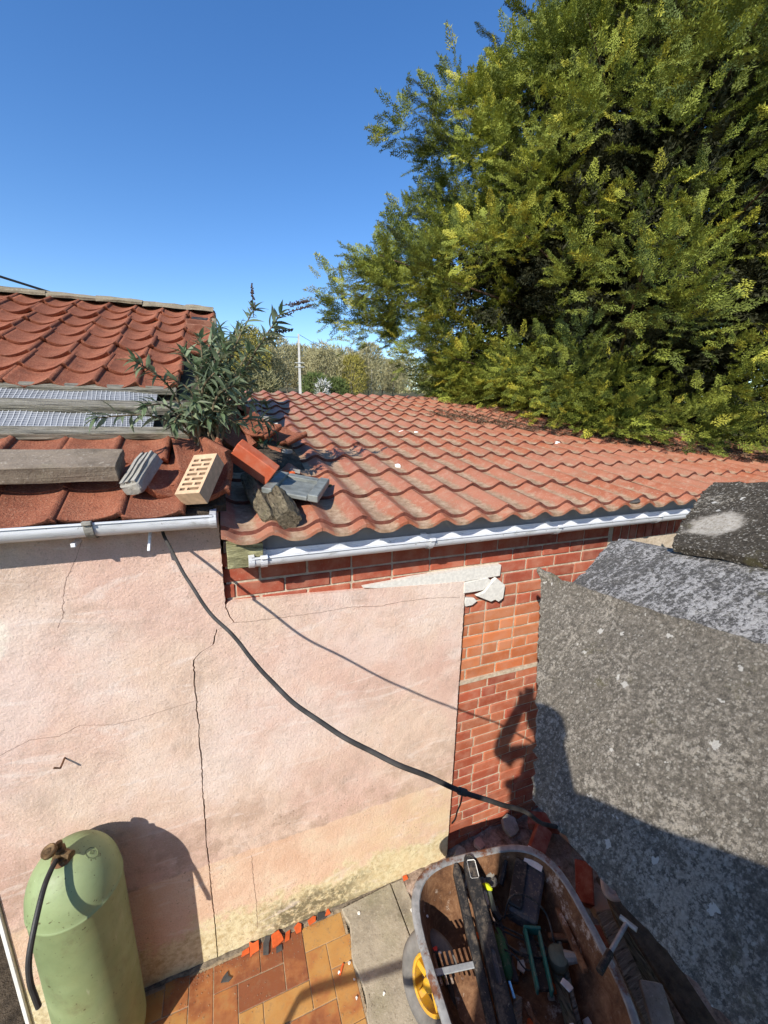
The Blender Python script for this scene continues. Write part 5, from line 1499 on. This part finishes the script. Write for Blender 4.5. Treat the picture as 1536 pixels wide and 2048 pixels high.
    # long pointed shoots against the sky on the left edge
    for k in range(60):
        z = random.uniform(4.6, 10.2); phi = math.atan2(left.y, left.x) + random.uniform(-.35, .5)
        re = env(phi, z)
        re -= .35
        p0 = Vector((TRX + math.cos(phi) * re * .92, TRY + math.sin(phi) * re * .92, z)); d = Vector((math.cos(phi), math.sin(phi), random.uniform(.05, .55))).normalized()
        for q in range(12):
            p = p0 + d * (.060 * q); v = Vector((random.gauss(0, 1), random.gauss(0, 1), random.gauss(0, 1))).normalized()
            O.append(p); D.append(d + v * .38); U.append(Vector((random.gauss(0, .4), random.gauss(0, .4), 1))); Sc.append(random.uniform(.18, .30) * (1 - .05 * q)); col.append(np.array((.11, .13, .045)) * random.uniform(.7, 1.25))
    tag(limbs.build('limb', MT['bark'], tr, smooth=True), kind='stuff')
    n = len(O)
    A = lambda L: np.array([tuple(p) for p in L])
    V = place(SPV, A(O), A(D), A(U), np.array(Sc))
    F = np.arange(len(V)).reshape(-1, 3)
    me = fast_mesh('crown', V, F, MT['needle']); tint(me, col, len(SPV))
    obj('crown', me, tr)
    print('cypress sprays', n, 'quads', len(F))
build_cypress()

# ------------------------------------------------------------------ distant wood, poles and wires
def twig_tree_arrays(seed, h, w, n, twig, base_col, tip_col):
    r_ = np.random.default_rng(seed)
    V = []; col = []
    for k in range(n):
        t = r_.random(); z = h * (.16 + .84 * t ** .8); rad = w * math.sqrt(max(.02, 1 - ((z / h - .56) / .46) ** 2)) * r_.random() ** .42
        a = r_.random() * 6.283
        p = np.array((rad * math.cos(a), rad * math.sin(a), z))
        d = np.array((math.cos(a) * .6, math.sin(a) * .6, .8)) + r_.normal(0, .6, 3); d /= np.linalg.norm(d)
        s = np.cross(d, r_.normal(0, 1, 3)); s /= np.linalg.norm(s)
        L = twig * r_.uniform(.5, 1.4); wd = twig * r_.uniform(.07, .16)
        V += [p - s * wd, p + s * wd, p + d * L + s * wd * .2, p + d * L - s * wd * .2]
        q = r_.random(); col.append(np.array(base_col) * (1 - q) + np.array(tip_col) * q)
    return np.array(V), col
KIND = {  # far tree colours lightened to stand for distance haze
    'bare': ((.27, .24, .12), (.42, .38, .20), 'bare grey-brown tree in the distant wood behind the red roof', 'bare_tree'),
    'yellow': ((.21, .18, .035), (.38, .33, .07), 'tree flushed yellow-green in the distant wood', 'budding_tree'),
    'green': ((.08, .11, .03), (.14, .18, .05), 'fresh green bush at the foot of the distant wood', 'green_bush'),
    'willow': ((.20, .185, .085), (.30, .28, .14), 'rounded pale olive shrub left of the tall pole', 'olive_shrub'),
    'blossom': ((.55, .53, .47), (.75, .73, .68), 'small white blossoming tree right of the tall pole', 'blossom_tree'),
}
protos = {}
def far_tree(kind, x, y, h, w, n, label=None, seed=0, twig=.5):
    b, t_, lab, nm = KIND[kind]
    e = empty(nm, (x, y, ground_z(x, y)), label or lab, 'tree', 'trees of the distant wood')
    V, col = twig_tree_arrays(seed, h, w, n, twig, b, t_)
    me = fast_mesh('crown', V, np.arange(len(V)).reshape(-1, 4), MT['twig']); tint(me, col, 4)
    o = bpy.data.objects.new('crown', me); link(o, e)
    tk = MB().tube([(0, 0, -.4), (.05 * h * random.uniform(-.5, .5), 0, h * .4), (0, 0, h * .85)], [.017 * h, .011 * h, .003 * h], 6).mesh('trunk', MT['pale_bark'], smooth=True)
    o = bpy.data.objects.new('trunk', tk); link(o, e)
    return e
MT['pale_bark'] = bark_material('pale_tree_bark', (.22, .19, .15))
# azimuth helper: x at distance y for a heading measured from the camera axis
def dx(hdg_deg, y): return math.tan(HEAD + R(hdg_deg)) * y
r2 = random.Random(5)
spec = []
for k in range(17):
    hd = -27 + k * 1.75 + r2.uniform(-.4, .4)
    y = r2.uniform(60, 74); spec.append(('bare', hd, y, r2.uniform(6.4, 8.6), r2.uniform(2.4, 3.4), 2600))
ordinal = ['first', 'second', 'third', 'fourth', 'fifth', 'sixth', 'seventh', 'eighth', 'ninth', 'tenth', 'eleventh', 'twelfth', 'thirteenth', 'fourteenth', 'fifteenth', 'sixteenth', 'seventeenth']
for k, (kd, hd, y, h, w, n) in enumerate(spec):
    far_tree(kd, dx(hd, y), y, h, w, n, None, 20 + k)
far_tree('yellow', dx(-17.6, 58), 58, 8.6, 2.6, 2200, 'tall yellow-green tree in the wood left of the pole', 60)
far_tree('yellow', dx(-4.6, 60), 60, 6.6, 2.4, 1700, 'yellow-green tree in the wood right of the pole', 61)
far_tree('yellow', dx(-20.5, 62), 62, 7.0, 2.4, 1600, 'yellow-green tree half hidden by the shrub', 62)
far_tree('willow', dx(-17.2, 50), 50, 3.6, 2.6, 2000, None, 63, .6)
far_tree('willow', dx(-21.5, 50), 50, 3.2, 2.4, 1500, 'pale olive bush hidden behind the leafy shrub', 64, .6)
far_tree('green', dx(-9.6, 54), 54, 3.6, 2.0, 1500, 'fresh green bush just right of the tall pole', 65, .5)
far_tree('green', dx(-7.0, 55), 55, 3.2, 2.0, 1500, 'fresh green bush below the blossom tree', 66, .5)
far_tree('blossom', dx(-8.5, 52), 52, 3.0, 1.0, 260, None, 67, .45)
# mass of trees behind them
def wood_mass():
    Vs = []; col = []
    r_ = np.random.default_rng(11)
    for k in range(150):
        hd = r_.uniform(-40, 34); y = r_.uniform(78, 120)
        x = dx(hd, y)
        V, c = twig_tree_arrays(500 + k, r_.uniform(7, 10.5), r_.uniform(2.5, 4), 620, .85, *[((.30, .26, .15), (.44, .39, .23)), ((.28, .27, .11), (.42, .41, .17)), ((.32, .27, .16), (.46, .40, .25))][k % 3])  # pale colours carry the haze over the far trees
        V = V + np.array((x, y, ground_z(x, y) - .3)); Vs.append(V); col += c
    V = np.concatenate(Vs)
    me = fast_mesh('distant_wood', V, np.arange(len(V)).reshape(-1, 4), MT['twig']); tint(me, col, 4)
    tag(obj('distant_wood', me), 'bare spring wood on the far hillside', 'wood', kind='stuff')
wood_mass()
def pole(x, y, ztop, w, label, arms):
    z0 = ground_z(x, y)
    e = empty('utility_pole', (x, y, z0), label, 'utility pole', 'utility poles behind the roof')
    V = []; F = []
    b = MB()
    for (z_, s) in ((z0 - .3, 1.0), (ztop, .55)):
        V += [(x - w * s, y - w * s * .7, z_), (x + w * s, y - w * s * .7, z_), (x + w * s, y + w * s * .7, z_), (x - w * s, y + w * s * .7, z_)]
    b.add(V, [(0, 1, 5, 4), (1, 2, 6, 5), (2, 3, 7, 6), (3, 0, 4, 7), (4, 5, 6, 7), (0, 3, 2, 1)])
    b.build('shaft', MT['pole'], e)
    for za in arms:
        MB().box((x, y - w, za), (.85, .05, .05), (0, 0, -HEAD)).build('cross_arm', MT['galv'], e)
    return Vector((x, y, ztop))
pa = pole(6.68, 38, 9.72, .13, 'tall tapered concrete pole rising behind the red roof', (7.35, 7.0))
pb_ = pole(21.95, 62, 10.1, .14, 'shorter pale pole next to the cypress edge', ())
def wire(name, p, q, sag, r_, label):
    pts = []
    for k in range(21):
        t = k / 20; v = Vector(p).lerp(Vector(q), t); v.z -= sag * 4 * t * (1 - t); pts.append(v)
    return tag(MB().tube(pts, r_, 5).build(name, MT['wire'], None), label, 'wire')
wire('overhead_wire', pa, pb_ + Vector((0, 0, -.2)), .35, .018, 'thin wire dropping from the tall pole to the right')
wire('overhead_wire', pa + Vector((0, 0, -.25)), (-6, 30, 8.6), .3, .016, 'thin wire running left from the tall pole behind the shrub')
wire('service_cable', (-1.25, 5.22, 4.05), (-4.4, 3.7, 4.67), .015, .011, 'black cable rising from the clay roof ridge to the left')

# ------------------------------------------------------------------ the photographer on a stepladder (behind the lens; casts the shadow)
def person():
    e = empty('person', px_cam(.0, -.38, -1.62), 'person in a dark jacket on a stepladder holding up a phone', 'person')
    J = {'pelvis': (-.02, -.40, -.76), 'spine': (-.01, -.40, -.56), 'chest': (.02, -.38, -.36), 'neck': (-.04, -.35, -.12), 'head': (-.09, -.32, .04), 'crown': (-.10, -.32, .12),
         'lsh': (-.16, -.37, -.22), 'lel': (-.33, -.27, -.27), 'lwr': (-.16, -.13, -.04), 'lha': (-.105, -.075, .02),
         'rsh': (.25, -.37, -.22), 'rel': (.47, -.34, -.25), 'rwr': (.46, -.18, -.40), 'rha': (.45, -.12, -.45),
         'lhip': (-.11, -.40, -.84), 'lkn': (-.11, -.34, -1.20), 'lan': (-.10, -.40, -1.57), 'lto': (-.10, -.26, -1.60),
         'rhip': (.10, -.40, -.84), 'rkn': (.12, -.33, -1.20), 'ran': (.12, -.40, -1.57), 'rto': (.13, -.26, -1.60)}
    RAD = {'pelvis': .20, 'spine': .205, 'chest': .21, 'neck': .065, 'head': .08, 'crown': .06, 'lsh': .085, 'lel': .060, 'lwr': .038, 'lha': .035, 'rsh': .085, 'rel': .060, 'rwr': .038, 'rha': .036,
           'lhip': .11, 'lkn': .075, 'lan': .05, 'lto': .045, 'rhip': .11, 'rkn': .075, 'ran': .05, 'rto': .045}
    E_ = [('pelvis', 'spine'), ('spine', 'chest'), ('chest', 'neck'), ('neck', 'head'), ('head', 'crown'), ('chest', 'lsh'), ('lsh', 'lel'), ('lel', 'lwr'), ('lwr', 'lha'), ('chest', 'rsh'), ('rsh', 'rel'), ('rel', 'rwr'), ('rwr', 'rha'), ('pelvis', 'lhip'), ('lhip', 'lkn'), ('lkn', 'lan'), ('lan', 'lto'), ('pelvis', 'rhip'), ('rhip', 'rkn'), ('rkn', 'ran'), ('ran', 'rto')]
    names = list(J)
    me = bpy.data.meshes.new('body')
    me.from_pydata([tuple(px_cam(*J[n])) for n in names], [(names.index(a), names.index(b)) for a, b in E_], [])
    o = obj('body', me, e)
    me.materials.append(MT['jacket'])
    sk = o.modifiers.new('skin', 'SKIN'); sk.use_smooth_shade = True
    lay = me.skin_vertices[0].data if me.skin_vertices else None
    if lay is None:
        bm = bmesh.new(); bm.from_mesh(me); bm.verts.layers.skin.verify(); bm.to_mesh(me); bm.free(); lay = me.skin_vertices[0].data
    for i, n in enumerate(names):
        r_ = RAD[n]; lay[i].radius = (r_, r_ * (.85 if n in ('pelvis', 'spine', 'chest') else 1)); lay[i].use_root = (n == 'pelvis')
    ss = o.modifiers.new('sub', 'SUBSURF'); ss.levels = 1; ss.render_levels = 2
    # fingers round the phone, each its own short chain
    for k in range(4):
        b = MB(); z_ = -.025 + .022 * k
        b.tube([px_cam(-.10, -.075, z_), px_cam(-.128, -.055, z_ + .004), px_cam(-.122, -.035, z_ + .006), px_cam(-.10, -.032, z_ + .004)], [.010, .0095, .009, .007], 8)
        b.build('finger', MT['skin'], e, smooth=True)
    MB().tube([px_cam(-.09, -.08, -.03), px_cam(-.06, -.072, -.01), px_cam(-.04, -.062, .01)], [.012, .011, .008], 8).build('thumb', MT['skin'], e, smooth=True)
    hp_ = px_cam(-.10, -.31, .06)
    MB().lathe([(.01, -.12), (.06, -.09), (.078, -.03), (.082, .02), (.07, .075), (.035, .10), (.004, .105)], 20, hp_).build('head', MT['skin'], e, smooth=True)
    MB().lathe([(.084, .02), (.088, .04), (.076, .085), (.04, .112), (.004, .118)], 20, hp_).build('hair', MT['black'], e, smooth=True)
    ph = empty('phone', px_cam(-.055, -.05, .03), 'black phone held up in one hand', 'phone')
    Rm = Matrix((rt, fw, Vector((0, 0, 1)))).transposed()
    MB().box(px_cam(-.062, -.048, .020), (.074, .009, .150), Rm).build('phone_body', MT['black'], ph, bevel=.003)
    MB().box(px_cam(-.062, -.0535, .020), (.066, .001, .140), Rm).build('screen', MT['glass'], ph)
person()
ld = empty('stepladder', px_cam(.03, -.5, -3), 'aluminium stepladder standing in the yard under the photographer', 'ladder')
for s_ in (-1, 1):
    MB().tube([px_cam(.03 + s_ * .27, -.14, -2.99), px_cam(.03 + s_ * .20, -.46, -1.40)], .02, 8).build('rail', MT['galv'], ld)
    MB().tube([px_cam(.03 + s_ * .27, -.62, -2.99), px_cam(.03 + s_ * .20, -.55, -1.64)], .018, 8).build('rear_leg', MT['galv'], ld)
Rm_ = Matrix((rt, fw, Vector((0, 0, 1)))).transposed()
for k in range(5):
    z_ = -2.74 + k * .27
    MB().box(px_cam(.03, -.19 - .06 * k, z_), (.50 - .03 * k, .09, .03), Rm_).build('step', MT['galv'], ld, bevel=.004)
MB().box(px_cam(.03, -.38, -1.65), (.44, .34, .025), Rm_).build('platform', MT['galv'], ld, bevel=.004)
tr_ = empty('shadow_rod', px_cam(-.8, -.1, -3), 'bent steel tube trestle added out of view for its shadow on the tiles', 'rod')  # unseen tube added to cast the bar shadow on the paving
MB().tube(spline([px_cam(-.30, -.10, -1.60), px_cam(-.52, -.10, -1.65), px_cam(-.87, -.10, -1.73), px_cam(-1.06, -.10, -1.775), px_cam(-1.10, -.105, -1.84), px_cam(-1.10, -.13, -2.2), px_cam(-1.10, -.18, -2.99)], 6), .017, 8).build('tube', MT['galv'], tr_, smooth=True)
MB().tube([px_cam(-.32, -.10, -1.605), px_cam(-.34, -.22, -2.99)], .017, 8).build('leg', MT['galv'], tr_, smooth=True)

# ------------------------------------------------------------------ loose grit on the paving and in the joints
def grit():
    V = []; F = []
    for k in range(2600):
        m = k % 3
        if m == 0: x, y = rng.uniform(-.6, .9), 1.845 - abs(rng.normal(0, .035))
        elif m == 1: x, y = .497 + rng.normal(0, .014), rng.uniform(1.0, 1.84)
        else: x, y = rng.uniform(-.5, 1.0), rng.uniform(1.0, 1.84)
        z_ = .024 if .51 < x < .82 else (.018 if x >= .82 else .003)
        r_ = rng.uniform(.0008, .003) * (1.6 if rng.random() < .06 else 1)
        b = len(V); a = rng.random() * 6.28
        for q in range(3): V.append((x + r_ * math.cos(a + q * 2.09), y + r_ * math.sin(a + q * 2.09), z_ - .001))
        V.append((x, y, z_ + r_ * .9)); F += [(b, b + 1, b + 3), (b + 1, b + 2, b + 3), (b + 2, b, b + 3)]
    tag(obj('paving_grit', fast_mesh('paving_grit', V, F, simple('mixed_grit', (.30, .24, .17), 1, .7, 60, co='pos', bump=0))), 'loose grit scattered over the paving joints', 'grit', kind='stuff')
grit()
